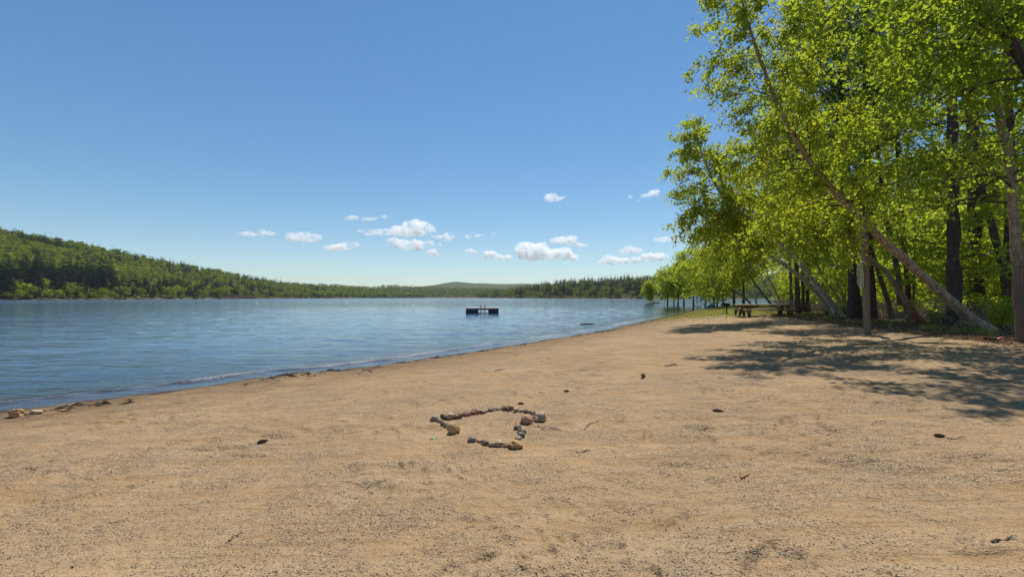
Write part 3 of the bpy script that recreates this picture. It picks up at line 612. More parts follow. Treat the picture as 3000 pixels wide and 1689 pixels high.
for px in np.linspace(760, 1240, 50): picks.append((px + r.normal() * 5, r.uniform(.02, .15), r.uniform(.7, 1.1), 'l', 'green broadleaf tree low on the distant shore left of the raft', 'broadleaf trees along the distant shore'))
for px in np.linspace(790, 1240, 30): picks.append((px + r.normal() * 5, r.uniform(.02, .25), r.uniform(0.53, 0.77), 'p', 'dark pine low on the distant shore left of the raft', 'pines along the distant shore'))
for px in (132, 165): picks.append((px, .99, .62, 'p', 'lone dark pine standing clear of the skyline on the left hill', 'lone pines on the left skyline'))
for px in np.linspace(-100, 800, 11): picks.append((px + r.normal() * 12, 1.0, r.uniform(.4, .6), 'p', 'dark pine along the skyline of the left hill', 'pines along the left skyline'))
shore_row(L1, FP, picks, 301)
picks = []
for px in np.linspace(1500, 1960, 74): picks.append((px + r.normal() * 4, r.uniform(.03, .3), r.uniform(0.66, 0.99), 'p', 'dark pine along the far right shore behind the raft', 'pines along the far right shore'))
for px in np.linspace(1520, 1960, 26): picks.append((px + r.normal() * 6, r.uniform(.01, .15), r.uniform(.6, 1.0), 'l', 'green broadleaf tree among the pines of the far right shore', 'broadleaf trees along the far right shore'))
for px in np.linspace(1960, 3000, 30): picks.append((px + r.normal() * 6, r.uniform(.03, .3), r.uniform(.8, 1.1), 'l', 'broadleaf tree on the shore beyond the flooded trees', 'broadleaf trees beyond the flooded trees'))
shore_row(L4, FP, picks, 302)

def forest(name, hill, px0, px1, n, t0, t1, seed, pine_share, hp, hl, dp, dl, label, skip=None, shift=-.05):
    rg = RNG(seed)
    pr = [cone_faces(rg, hp, *dp, 0, base=.08, rmax=.27) for _ in range(5)]; lr = [blob_faces(rg, hl, *dl) for _ in range(6)]
    b = MB(); PX = rg.uniform(px0, px1, n); T = t0 + (t1 - t0) * rg.random(n) ** .9
    X, Y, Z = hill.pt(PX, T)
    mixv = vnoise(X / 55, Y / 55 + 3) * .5 + vnoise(X / 21, Y / 21) * .3
    top = sstep(.75, 1.0, T) * .38
    for i in range(n):
        if skip and skip(PX[i], T[i]): continue
        pine = rg.random() < pine_share + mixv[i] * 1.5 + top[i]
        v, f, t = (pr if pine else lr)[rg.integers(5)]
        a = rg.uniform(0, 6.28); s = rg.uniform(.7, 1.25); q = v @ rotz(a).T * [s, s, s * rg.uniform(.9, 1.15)] + [X[i], Y[i], Z[i] - .5]
        b.add(q, f, 0 if pine else 1, np.clip(t + rg.normal() * .26 + shift, 0, 1))
    o = b.obj(name, [M['far_needle'], M['far_leaf']]); return tag(o, label, None, None, 'stuff')
bare = lambda px, t: (655 < px < 752 and t < .07)
forest('forest', L1, -450, 1240, 5600, .012, 1.12, 401, .33, 13, 11, (9, 7), (7, 16, 1.7), 'mixed wood of dark conifers and lime broadleaf trees covering the left hill', bare)
forest('forest', L4, 1400, 2700, 2800, .015, 1.15, 402, .55, 14, 12, (9, 7), (7, 14, 1.8), 'mixed wood of dark pines and green broadleaf trees covering the right hill')
forest('forest', L2, 800, 1650, 3600, 0, 1.1, 403, .42, 15, 12, (6, 5), (5, 9, 2.4), 'hazy wood covering the distant low hill at the end of the lake', None, -.28)
for nm_, hl_, p0_, p1_, n_, sd_, lb_ in (('shore_bushes', L1, -450, 1240, 240, 411, 'low green bushes fringing the far left shore'), ('shore_bushes', L4, 1400, 2700, 300, 412, 'low green bushes fringing the far right shore')):
    forest(nm_, hl_, p0_, p1_, n_, .0, .022, sd_, -3, 4, 4.5, (4, 4), (6, 12, .9), lb_, bare)
# rusty brush on the open bit of the left shore
b = MB(); rg = RNG(405)
for i in range(240):
    px = rg.uniform(655, 752); X, Y, Z = L1.pt(np.array([px]), np.array([rg.uniform(0, .05)])); v, f, t = blob_faces(rg, rg.uniform(1.5, 3.6), 4, 10, .9); b.add(v + [X[0], Y[0], Z[0] - .3], f, 0, t)
q = leaf_mat('rusty_brush', (.14, .075, .05), (.30, .19, .11), (.3, .2, .1), .2, 0)
tag(b.obj('shore_brush', q), 'rusty brown brush on the open stretch of far shore', None, None, 'stuff')
print('far done')

# ------------------------------------------------------------------ stones
def stone_mat(name, a, b, speck):
    q = NT(name); o = q.n('TexCoord').outputs['Object']; rnd = q.n('ObjectInfo').outputs['Random']
    ov = q.n('VectorMath', {0: o, 1: (0, 0, 0)}, operation='ADD'); q.t.links.new(rnd, ov.inputs[1])
    n = q.noise(ov.outputs[0], 16, 5, .65); n2 = q.noise(ov.outputs[0], 60, 4, .7)
    c = q.mix(q.f(n2, .55, .68), q.ramp(n, [(.3, a), (.7, b)]), speck)
    return q.done(c, .85, q.bump(n2, .4, .006, q.bump(n, .5, .015)), spec=.2)
SM = {'grey': stone_mat('grey_stone', (.21, .155, .10), (.33, .25, .165), (.40, .32, .23)), 'blue': stone_mat('blue_grey_stone', (.135, .115, .095), (.235, .205, .17), (.33, .28, .22)),
      'tan': stone_mat('tan_stone', (.27, .19, .11), (.45, .34, .22), (.55, .47, .36)), 'orange': stone_mat('orange_stone', (.40, .22, .09), (.54, .33, .15), (.30, .17, .08)),
      'red': stone_mat('red_brown_stone', (.17, .085, .055), (.29, .16, .10), (.36, .25, .17)), 'pale': stone_mat('pale_stone', (.28, .21, .135), (.41, .32, .215), (.22, .165, .11)),
      'brown': stone_mat('brown_stone', (.13, .09, .06), (.23, .165, .11), (.32, .25, .18)), 'pinkorange': stone_mat('salmon_stone', (.38, .19, .10), (.52, .30, .17), (.33, .2, .13))}
def stone(px, py, w, h, mat, label, seed, facets=0, deep=1.0, cat='stone', group='stones laid out as a heart', name='stone', sink=.26):
    X, Y, z = ground_at(px, py); W = 1.12 * w / F * Y; Hh = .94 * h / F * Y; D = W * deep; Y += D * .25; z = h1(X, Y)
    rg = RNG(seed); bm = bmesh.new(); bmesh.ops.create_icosphere(bm, subdivisions=4, radius=.5)
    co = np.array([v.co for v in bm.verts]); nv = co / np.linalg.norm(co, axis=1)[:, None]
    d = np.ones(len(co))
    for k in range(facets):
        n = rg.normal(size=3); n[2] = abs(n[2]) * .8 - .1; n /= np.linalg.norm(n); cut = rg.uniform(.60, .86); dp = nv @ n
        d = np.minimum(d, np.where(dp > .05, cut / np.maximum(dp, .05), 9))
    for k, a in ((1.7, .10), (3.6, .045), (8, .018)):
        o = rg.uniform(0, 50, 3)
        d = d * (1 + a * (vnoise(nv[:, 0] * k + o[0], nv[:, 1] * k + o[1] + nv[:, 2] * k * 1.3) + vnoise(nv[:, 2] * k + o[2], nv[:, 0] * k * .9 + o[0])))
    co = nv * d[:, None] * .5; co -= (co.max(0) + co.min(0)) / 2; co /= (co.max(0) - co.min(0))
    co = co * [W, D, Hh * (1 + sink)]; co = co @ rotz(rg.uniform(-.25, .25)).T
    for v, c in zip(bm.verts, co): v.co = c
    me = bpy.data.meshes.new(name); bm.to_mesh(me); bm.free()
    for p in me.polygons: p.use_smooth = True
    me.materials.append(SM[mat]); o = bpy.data.objects.new(name, me); COL.objects.link(o); o.location = (X, Y, z + Hh * (1 + sink) * .5 - Hh * sink)
    return tag(o, label, cat, group)
HS = [
 (420, 600, 150, 108, 'grey', 0, 'rounded grey stone at the left tip of the heart'), (538, 566, 88, 92, 'brown', 4, 'small upright brown block right behind the left tip stone of the heart'),
 (650, 568, 146, 112, 'tan', 5, 'tan block with a pale flat top, third along the back row'), (795, 550, 132, 84, 'red', 4, 'flat dark red-brown stone between the tan block and a red wedge'),
 (930, 510, 132, 78, 'red', 5, 'low red wedge sloping to the left in the back row'), (1062, 488, 142, 92, 'red', 6, 'pointed red-brown wedge rising highest of the back left row'),
 (1180, 465, 122, 64, 'grey', 2, 'smooth grey-tan stone right of the pointed red wedge'), (1255, 440, 62, 40, 'tan', 2, 'tiny tan stone filling the gap in the middle of the back row'),
 (1350, 432, 132, 58, 'brown', 3, 'long flat olive-brown stone left of the two tiniest stones'), (1428, 412, 58, 32, 'brown', 2, 'tiny brown chip, left of a pair of tiny chips in the back row'),
 (1474, 402, 58, 32, 'tan', 2, 'tiny tan chip beside the dark block at the top of the heart'), (1556, 404, 100, 64, 'brown', 5, 'dark squarish olive block at the farthest point of the heart'),
 (1650, 415, 116, 68, 'red', 4, 'dark red-brown block joined to the olive block at the far point'), (1755, 440, 98, 62, 'tan', 2, 'rounded tan stone right of the dark red-brown block'),
 (1836, 450, 80, 52, 'tan', 3, 'small ochre stone between two rounded ones on the back right'), (1910, 466, 78, 72, 'brown', 3, 'small brown stone left of the two mottled grey ones'),
 (1975, 482, 72, 72, 'grey', 2, 'left one of two small mottled grey stones near the big pale quartz'), (2036, 492, 72, 72, 'pale', 2, 'right one of two small mottled grey stones, touching the big pale quartz'),
 (2156, 596, 190, 152, 'pale', 5, 'big pale grey quartz boulder at the right tip of the heart'), (2072, 602, 88, 92, 'tan', 3, 'small tan stone tucked against the front of the pale quartz'),
 (2026, 545, 84, 60, 'red', 3, 'small reddish stone between the salmon egg and the pale quartz'), (1925, 642, 184, 158, 'pinkorange', 0, 'big smooth salmon-orange egg stone inside the right side of the heart'),
 (1768, 742, 132, 84, 'brown', 3, 'flat grey-brown stone below the salmon egg stone'), (1840, 790, 142, 92, 'grey', 6, 'grey slab with a pale rim on the right leg of the heart'),
 (1832, 862, 120, 84, 'blue', 6, 'greenish-grey angular block under the rimmed slab'), (1786, 900, 110, 60, 'pale', 1, 'small white-grey pebble stone above the cracked tan boulder'),
 (1748, 1046, 212, 152, 'orange', 4, 'big cracked orange-tan boulder at the front right corner of the heart'), (1596, 1022, 112, 96, 'tan', 3, 'tan stone leaning against the left of the cracked boulder'),
 (1462, 1012, 130, 108, 'tan', 1, 'rounded tan stone with a pale top in the front row'), (1340, 1012, 104, 72, 'blue', 4, 'low dark bluish stone between two brownish ones in the front row'),
 (1230, 990, 122, 92, 'brown', 2, 'brown-grey rounded stone third from the left in the front row'), (1146, 950, 112, 66, 'pinkorange', 3, 'low pinkish stone beside the blue-grey one in the front row'),
 (1015, 938, 134, 100, 'blue', 0, 'smooth blue-grey stone at the left end of the front row'), (722, 800, 186, 186, 'orange', 2, 'biggest ochre boulder of the heart, casting a black shadow on the left leg'),
 (652, 735, 100, 118, 'tan', 2, 'tan stone wedged behind the biggest ochre boulder'), (595, 702, 86, 92, 'tan', 3, 'small sandy stone left of the biggest ochre boulder'),
 (538, 658, 68, 56, 'brown', 1, 'small dark stone in the middle of the left leg of the heart'), (490, 622, 92, 78, 'grey', 1, 'small grey stone just in front of the left tip stone')]
for i, (cx, by, w_, h_, mt, fc, lb) in enumerate(HS):
    stone(cx / 5.6 + 1200, by / 5.6 + 1130 - 3, w_ / 5.6, h_ / 5.6, mt, lb, 500 + i, fc, .95)
stone(36, 1222, 31, 25, 'orange', 'large ochre rock at the waterline in the far left corner of the beach', 560, 4, .9, 'rock', 'rocks at the waterline', 'rock')
stone(99, 1213, 30, 14, 'tan', 'flat tan rock at the waterline, second in from the left edge', 561, 6, .9, 'rock', 'rocks at the waterline', 'rock')
stone(1885, 1105, 12, 12, 'brown', 'lone dark pebble on the open sand between the heart and the tables', 562, 2, 1, 'pebble', None, 'pebble')

# ------------------------------------------------------------------ cones, twigs, small litter on the sand
M['cone'] = plain('cone_scales', (.10, .055, .032), .85, .5, 40); M['twig'] = plain('twig_bark', (.12, .08, .055), .85, .4, 20); M['straw'] = plain('straw', (.42, .32, .2), .8, .25, 20)
def pine_cone(px, py, L, ang_, label, seed):
    X, Y, z = ground_at(px, py); rg = RNG(seed); b = MB(); rows = 11
    b.tube([(-L / 2, 0, 0), (0, 0, 0), (L / 2, 0, 0)], [L * .06, L * .1, L * .04], 6)
    for i in range(rows):
        s = (i + .5) / rows; x = (s - .5) * L; rr = L * .17 * math.sin(math.pi * min(1, .18 + s * .82)) + .002
        for k in range(8):
            a = 6.283 * (k + (i % 2) * .5 + rg.random() * .3) / 8; d = np.array([0, math.cos(a), math.sin(a)]); t = np.array([0, -d[2], d[1]]); w_ = rr * .42
            b0 = np.array([x, 0, 0]) + d * rr * .25; tip = np.array([x + L * .07, 0, 0]) + d * rr
            b.add([b0 - t * w_ * .6, b0 + t * w_ * .6, tip + t * w_, tip - t * w_, tip - t * w_ + [L * .03, 0, 0], tip + t * w_ + [L * .03, 0, 0]], [(0, 1, 2, 3), (3, 2, 5, 4)])
    o = b.obj('pine_cone', M['cone']); o.location = (X, Y, z + L * .16); o.rotation_euler = (0, 0, ang_); return tag(o, label, 'pine cone', 'pine cones on the sand')
pine_cone(769, 1297, .105, .9, 'large dark pine cone lying tilted on the sand left of the heart', 1)
pine_cone(1526, 1184, .085, .05, 'short pine cone just beyond the back row of the heart', 2)
pine_cone(1660, 1147, .085, .1, 'small pine cone farther up the beach, behind the heart', 3)
pine_cone(2103, 1207, .12, -.35, 'long thin pine cone on the raked sand right of the heart', 4)
pine_cone(2752, 1279, .085, -.3, 'fat pine cone with a twig beside it near the right edge', 5)
def twig(pts, r_, mat, label, seed, cat='twig', name='twig', group=None, fork=0, lift=.012):
    rg = RNG(seed); P = [np.array(ground_at(*p)) for p in pts]; b0 = P[0].copy(); P = smooth_path([p - b0 for p in P], 9); P[:, 2] += lift * .5; P[1:-1] += rg.normal(size=(7, 3)) * r_ * .8
    b = MB(); b.tube(P, np.linspace(r_, r_ * .45, 9), 6)
    for k in range(fork):
        i = 3 + 2 * k; d = (P[i + 1] - P[i]) * 2.2 @ rotz(.6 if k % 2 else -.7).T; b.tube([P[i], P[i] + d * .5 + [0, 0, r_], P[i] + d], [r_ * .5, r_ * .4, r_ * .2], 5)
    o = b.obj(name, mat, smooth=True); o.location = b0; return tag(o, label, cat, group)
TW = 'twigs lying on the sand'
twig([(1574, 1247), (1610, 1251), (1644, 1257)], .006, M['straw'], 'pale straight straw pointing right from the heart', 601, 'straw', 'straw')
twig([(1710, 1260), (1718, 1248), (1755, 1232)], .004, M['twig'], 'curved hair-thin dark twig on the sand right of the heart', 602, group=TW)
twig([(1690, 1325), (1712, 1322), (1730, 1318)], .010, M['straw'], 'short pale stick on the sand in front of the heart, to its right', 603, 'stick', 'stick')
twig([(2775, 1284), (2798, 1287), (2820, 1278)], .004, M['twig'], 'forked dark twig beside the fat pine cone', 604, group=TW, fork=1)
twig([(2130, 1146), (2142, 1144), (2152, 1142)], .012, M['straw'], 'short tan stick on the raked sand beyond the long pine cone', 605, 'stick', 'stick')
twig([(1450, 1087), (1463, 1084), (1478, 1080)], .012, M['twig'], 'thin stick near the water, above the heart', 606, group=TW, fork=1)
twig([(1052, 1096), (1066, 1082), (1092, 1090)], .018, M['twig'], 'dark gnarled driftwood at the edge of the damp sand', 607, 'driftwood', 'driftwood', fork=2)
twig([(670, 1585), (690, 1572), (712, 1560)], .005, M['twig'], 'dark twig on the near sand in the lower left', 608, group=TW)
twig([(2905, 1588), (2940, 1582), (2965, 1570)], .006, M['twig'], 'crooked grey twig near the lower right corner', 609, group=TW, fork=1)
twig([(1948, 1072), (1972, 1069), (1985, 1070)], .014, M['twig'], 'dark crumpled twig bundle on the sand toward the tables', 610, group=TW, fork=2)
twig([(2170, 1403), (2184, 1397), (2196, 1388)], .006, plain('red_twig', (.25, .10, .06), .8, .3, 20), 'reddish twig on the gravelly sand at lower right', 611, group=TW)
b = MB(); X, Y, z = ground_at(1266, 1285); b.add([(-.03, 0, .004), (0, -.022, .012), (.034, 0, .006), (.004, .024, .02), (-.005, 0, .008)], [(0, 1, 4), (1, 2, 4), (2, 3, 4), (3, 0, 4)])
o = b.obj('leaf', leaf_mat('fresh_leaf', (.05, .30, .08), (.10, .42, .14), (.1, .4, .1), .3)); o.location = (X, Y, z + .004); tag(o, 'small bright green leaf lying left of the heart', 'leaf')

# gravel scattered over the near sand (uncountable)
rg = RNG(620); n = 19000; rr_ = 1.1 * (14 / 1.1) ** (rg.random(n) ** .8); aa = rg.uniform(-56, 56, n) * D2R
X = rr_ * np.sin(aa); Y = rr_ * np.cos(aa); dd = shore_dist(X, Y)
cl = .6 * vnoise(X * 1.9, Y * 1.9) + .5 * vnoise(X * 5 + 4, Y * 5) + .3 * vnoise(X * .6, Y * .6)
ok = (dd > .05) & (rg.random(n) < sstep(-.05, .6, cl) + .06 + .55 * sstep(2.2, .4, dd)); X = X[ok]; Y = Y[ok]; n = len(X); Z = H(X, Y)
ico = np.array([(1, 0, 0), (-1, 0, 0), (0, 1, 0), (0, -1, 0), (0, 0, 1), (0, 0, -1)], float); icf = np.array([(0, 2, 4), (2, 1, 4), (1, 3, 4), (3, 0, 4), (2, 0, 5), (1, 2, 5), (3, 1, 5), (0, 3, 5)])
s = np.minimum(.0023 * np.exp(rg.normal(size=n) * .55), .008); V = ico[None] * (rg.uniform(.7, 1.4, (n, 6, 1)) * s[:, None, None]) * [1, 1, .75]
a = rg.uniform(0, 6.28, n); c_, s_ = np.cos(a), np.sin(a); V = np.stack([V[..., 0] * c_[:, None] - V[..., 1] * s_[:, None], V[..., 0] * s_[:, None] + V[..., 1] * c_[:, None], V[..., 2]], -1)
V += np.stack([X, Y, Z + s * .35], -1)[:, None]
b = MB(); b.add(V.reshape(-1, 3), (icf[None] + 6 * np.arange(n)[:, None, None]).reshape(-1, 3), 0, np.repeat(rg.random(n), 8))
q = NT('gravel_stone'); t = q.attr('tint').outputs['Fac']
q.done(q.ramp(t, [(0, (.05, .038, .028)), (.2, (.12, .095, .075)), (.42, (.22, .165, .11)), (.6, (.30, .215, .13)), (.78, (.34, .22, .12)), (.9, (.20, .175, .155)), (1, (.44, .36, .27))], 'LINEAR'), .85, spec=.2)
tag(b.obj('gravel', q.m), 'fine mixed gravel strewn over the sand', None, None, 'stuff')

# fallen leaves and grass at the edge of the wood, brush inside it
rg = RNG(630); n = 26000; Y = rg.uniform(9, 60, n) ** 1.0; off = np.abs(rg.normal(size=n)) * 2.6 - 1.9; X = np.interp(Y, TREELINE[:, 1], TREELINE[:, 0]) + off
ok = (X / Y < 1.15); X = X[ok]; Y = Y[ok]; Z = H(X, Y) + .012; v, f = leafquads(rg, np.stack([X, Y, Z], -1), .075, 1.3); b = MB(); b.add(v, f, 0, rg.random(len(X)))
tag(b.obj('fallen_leaves', M['dead_leaf']), 'dry tan leaves strewn along the edge of the wood', None, None, 'stuff')
def blades(n, X, Y, hgt, wid, seed):
    rg = RNG(seed); Z = H(X, Y); a = rg.uniform(0, 6.28, len(X)); d = np.stack([np.cos(a), np.sin(a), 0 * a], -1); l = rg.normal(size=(len(X), 2)) * .35
    h = hgt * rg.uniform(.4, 1.3, len(X)); p = np.stack([X, Y, Z - .01], -1); w2 = wid / 2
    m = p + np.stack([l[:, 0] * h * .35, l[:, 1] * h * .35, h * .6], -1); e = p + np.stack([l[:, 0] * h, l[:, 1] * h, h], -1)
    V = np.stack([p - d * w2, p + d * w2, m + d * w2 * .8, m - d * w2 * .8, e + d * w2 * .15, e - d * w2 * .15], 1)
    return V.reshape(-1, 3), (np.array([(0, 1, 2, 3), (3, 2, 4, 5)])[None] + 6 * np.arange(len(X))[:, None, None]).reshape(-1, 4), np.repeat(rg.random(len(X)), 2)
rg = RNG(640); n = 30000; Y = rg.uniform(10, 45, n); off = rg.normal(size=n) * .75 - .1; X = np.interp(Y, TREELINE[:, 1], TREELINE[:, 0]) + off
cl = vnoise(X * 1.6, Y * 1.6) + .6 * vnoise(X * 4, Y * 4); ok = (cl > .85) & (X / Y < 1.15); v, f, t = blades(0, X[ok], Y[ok], .20, .014, 641); b = MB(); b.add(v, f, 0, t)
n = 60000; Y = 30 + 68 * rg.random(n) ** 1.2; X = np.interp(Y, TREELINE[:, 1], TREELINE[:, 0]) - 26 * rg.random(n) + 2; dd = shore_dist(X, Y)
ok = (dd > .6) & (rg.random(n) < sstep(33, 46, Y + .15 * X) * .9 + .03); v, f, t = blades(0, X[ok], Y[ok], .13, .03, 642); b.add(v, f, 0, t)
tag(b.obj('grass', M['grass']), 'thin grass along the edge of the wood and on the flat point', None, None, 'stuff')
b = MB(); rg = RNG(650)
for i in range(2600):
    y = rg.uniform(17, 75); x = float(np.interp(y, TREELINE[:, 1], TREELINE[:, 0])) + 1.2 + abs(rg.normal()) * 6
    if x / y > 1.14: continue
    p = np.array([x, y, h1(x, y)]); a = rg.uniform(0, 6.28); l = rg.uniform(.5, 1.8); d = np.array([math.cos(a), math.sin(a), 0]); u = rg.uniform(.3, 1.1)
    b.tube([p, p + d * l * .35 + [0, 0, u * .8], p + d * l * .8 + [0, 0, u], p + d * l * 1.1 + [0, 0, u * .7]], [.012, .010, .007, .004], 3, 0, False)
tag(b.obj('dead_brush', M['dry_brush']), 'tangle of dry grey-tan twigs on the floor of the wood', None, None, 'stuff')
# weed and twig bits washed up along the water
b = MB(); rg = RNG(655); n = 5200; seg = rg.integers(2, 12, n); t_ = rg.random(n); A_ = SH[seg]; B_ = SH[seg + 1]; P2 = A_ + (B_ - A_) * t_[:, None]; e_ = (B_ - A_) / np.linalg.norm(B_ - A_, axis=1)[:, None]; nr_ = np.stack([e_[:, 1], -e_[:, 0]], -1)
off = .15 + np.abs(rg.normal(size=n)) * .55; P2 = P2 + nr_ * off[:, None]; cl = vnoise(P2[:, 0] * .8, P2[:, 1] * .8) + .6 * vnoise(P2[:, 0] * 3, P2[:, 1] * 3); P2 = P2[cl > .12]; n = len(P2)
Z = H(P2[:, 0], P2[:, 1]); a = rg.uniform(0, 6.28, n); l = .05 * np.exp(rg.normal(size=n) * .5); w2 = l * rg.uniform(.08, .35, n); d = np.stack([np.cos(a), np.sin(a)], -1) * l[:, None]; q_ = np.stack([-np.sin(a), np.cos(a)], -1) * w2[:, None]
c3 = lambda p, dz: np.concatenate([p, (Z + dz)[:, None]], 1)
V = np.stack([c3(P2 - d, .003), c3(P2 - q_, .004), c3(P2 + d, .003), c3(P2 + q_, .004), c3(P2, .004 + w2 * 1.4)], 1)
b.add(V.reshape(-1, 3), (np.array([(0, 1, 4), (1, 2, 4), (2, 3, 4), (3, 0, 4)])[None] + 5 * np.arange(n)[:, None, None]).reshape(-1, 3)); tag(b.obj('debris', plain('washed_up_weed', (.075, .05, .032), .9, .5, 4)), 'dark weed and twig bits washed up along the waterline', None, None, 'stuff')
# leafy shrubs at the edge of the wood
SHR = [(2930, 968, 1.15, 'bushy yellow-green shrub at the foot of the long leaning birch'), (2735, 945, .45, 'small yellow shrub right of the red-barked birch'), (2762, 948, .4, 'low yellow tuft shrub between the red-barked birch and the leaning trunk'), (2478, 922, .55, 'dark green low shrub against the foot of the pale birch pair'), (2424, 925, .4, 'dark green weedy shrub left of the foot of the pale birch pair')]
for i, (px, py, hh, lb) in enumerate(SHR):
    X, Y, z = ground_at(px, py); rg = RNG(660 + i); ro = empty('shrub', (X, Y, z), 0, lb, 'shrub'); b = MB(); P = []
    for k in range(16):
        a = rg.uniform(0, 6.28); l = hh * rg.uniform(.6, 1.1); e = np.array([math.cos(a) * l * .45, math.sin(a) * l * .45, l]); q_ = np.linspace(0, 1, 5)[:, None]
        cu = e * q_ + [0, 0, .1] * np.sin(q_ * 3.1) * l; b.tube(cu, np.linspace(.009, .004, 5), 4, 0, False); nl = int(46 * hh + 26); fq = rg.uniform(.3, 1.05, nl)[:, None]; P.append(e * fq + rg.normal(size=(nl, 3)) * .09 * hh ** .5)
    b.obj('stems', M['red_bark'], ro); c = MB(); P = np.concatenate(P); v, f = leafquads(rg, P, .062); c.add(v, f, 0, rg.random(len(P))); c.obj('leaves', M['lime_leaf'] if i < 3 else M['maple_leaf'], ro)
# ------------------------------------------------------------------ swim raft
M['raft_dark'] = plain('raft_hull', (.018, .020, .045), .5, .3, 3); M['raft_deck'] = wood('raft_deck_planks', (.42, .33, .27), (.62, .50, .42), 0); M['raft_blue'] = plain('faded_blue_panel', (.08, .11, .24), .6, .3, 4)
M['steel'] = plain('galvanised_steel', (.42, .43, .45), .4, .2, 8, .8); M['drum_white'] = plain('white_plastic', (.68, .70, .74), .45, .08, 6)
Y = CAMZ * F / (918 - HY); X = (1412 - CX) / F * Y; W = 96 / F * Y
rt = empty('swim_raft', (X, Y + 1.4, 0), .03, 'flat dark swim raft with pale deck and ladder floating on the lake', 'raft'); dp = 2.8
b = MB()
for k in range(14): b.box((0, -dp / 2 + (k + .5) * dp / 14, .635), (W + .06, dp / 14 - .012, .10))
b.obj('deck', M['raft_deck'], rt, bevel=.006)
gap0, gap1 = -.55, .72
for x0, x1 in ((-W / 2, gap0), (gap1, W / 2)):
    b = MB(); b.box(((x0 + x1) / 2, 0, .27), (x1 - x0, dp - .1, .58)); b.obj('float', M['raft_dark'], rt, bevel=.03)
b = MB(); b.box((0, -dp / 2 + .03, .515), (W - .02, .05, .12)); b.box((0, dp / 2 - .03, .515), (W - .02, .05, .12)); b.box(((gap0 + gap1) / 2, -dp / 2 + .2, .03), (gap1 - gap0 + .02, .10, .10)); b.obj('frame', M['raft_dark'], rt, bevel=.01)
b = MB(); b.box((-W / 2 + .78, -dp / 2 - .0, .49), (.98, .03, .13)); b.obj('panel', M['raft_blue'], rt, bevel=.01)
ld = MB()
for sx in (-.24, .24):
    ld.tube([(sx + .06, -dp / 2 - .06, -.6), (sx + .06, -dp / 2 - .06, .5), (sx + .06, -dp / 2 - .05, .95), (sx + .06, -dp / 2 + .08, 1.06), (sx + .06, -dp / 2 + .3, .98), (sx + .06, -dp / 2 + .34, .63)], .045, 8)
for zz in (-.3, .0, .3): ld.tube([(-.18, -dp / 2 - .06, zz), (.30, -dp / 2 - .06, zz)], .02, 8)
ld.obj('ladder', plain('rusty_steel', (.20, .12, .10), .5, .3, 10, .4), rt, True)

# ------------------------------------------------------------------ picnic tables
M['plank'] = wood('picnic_plank', (.24, .175, .12), (.44, .345, .25), 0); M['stain'] = wood('stained_timber', (.075, .045, .033), (.15, .085, .06), 2)
def picnic_table(X, Y, z, L, rz, label, sc=1.0, lean=True):
    root = empty('picnic_table', (X, Y, z), rz, label, 'picnic table', 'picnic tables'); root.scale = (sc, sc, sc)
    b = MB()
    for k in range(5): b.box((0, -.36 + .18 * k, .765), (L, .172, .045))
    b.obj('tabletop', M['plank'], root, bevel=.006)
    for s in (-1, 1):
        b = MB(); b.box((0, s * .72 - .075, .455), (L, .14, .045)); b.box((0, s * .72 + .075, .455), (L, .14, .045)); b.obj('bench', M['plank'], root, bevel=.006)
    for s in (-1, 1):
        x = s * (L / 2 - .35)
        for t in (-1, 1): b = MB(); b.bar((x, t * .62, 0), (x, t * .22, .74), .09, .05); b.obj('leg', M['stain'], root, bevel=.005)
        b = MB(); b.box((x + .05, 0, .40), (.05, 1.74, .09)); b.box((x + .05, 0, .715), (.05, .84, .06)); b.obj('crossbeam', M['stain'], root, bevel=.005)
        b = MB(); b.bar((x - s * .03, 0, .42), (x - s * .95, 0, .72), .05, .08); b.obj('brace', M['stain'], root)
        for t in (-1, 1): b = MB(); b.bar((x + .02, t * .70, 0), (x + .02, t * .70, .43), .10, .09); b.obj('bench_post', M['stain'], root, bevel=.005)
    return root
X, Y, z = ground_at(2258, 928); picnic_table(X, Y + .75, z, 3.35, -.02, 'long picnic table with weathered planks, the nearer of the two side by side', 1.10)
Y2 = Y + 2.9; X2 = (2231 - CX) / F * Y2; t2 = picnic_table(X2, Y2, h1(X2, Y2), 3.7, -.03, 'picnic table behind the near one, its end jutting out to the left', 1.10)
X, Y, z = ground_at(2048, 898); picnic_table(X, 96, h1(2048 / 1 * 0 + (2048 - CX) / F * 96, 96), 3.4, .06, 'small far picnic table by the water on the grassy point', 1.0)

# ------------------------------------------------------------------ charcoal grill on a post
M['iron'] = plain('black_iron', (.02, .02, .022), .6, .3, 10, .3)
X, Y, z = ground_at(2129, 919); gr = empty('grill', (X, Y, z), .15, 'black iron charcoal grill on a post standing in the grass', 'grill'); k = Y * 34 / F / 1.08
b = MB(); b.tube([(0, 0, -.1), (0, 0, .72)], .055, 10); b.obj('post', M['iron'], gr, True)
b = MB(); b.box((-.08, 0, .73), (.62, .42, .03)); b.box((-.08, .20, .88), (.62, .02, .28)); b.box((-.08, -.20, .85), (.62, .02, .22)); b.box((-.38, 0, .88), (.02, .42, .28)); b.obj('firebox', M['iron'], gr)
b = MB()
for q_ in np.linspace(-.17, .17, 9): b.box((-.05, q_, .985), (.62, .012, .012))
b.box((.25, 0, .985), (.02, .38, .02)); b.obj('grate', M['iron'], gr)
b = MB()
for q_ in (-.12, .12): b.tube([(.24, q_, .985), (.42, q_, 1.0), (.46, q_, .98)], .013, 6)
b.obj('handle', M['iron'], gr)
b = MB(); b.tube([(-.34, -.1, .72), (-.33, -.1, .35), (-.31, -.1, .24)], .008, 5); b.tube([(-.31, -.1, .24), (-.33, -.1, .18), (-.30, -.1, .14)], .014, 5); b.obj('chain', M['iron'], gr)
gr.scale = (k,) * 3
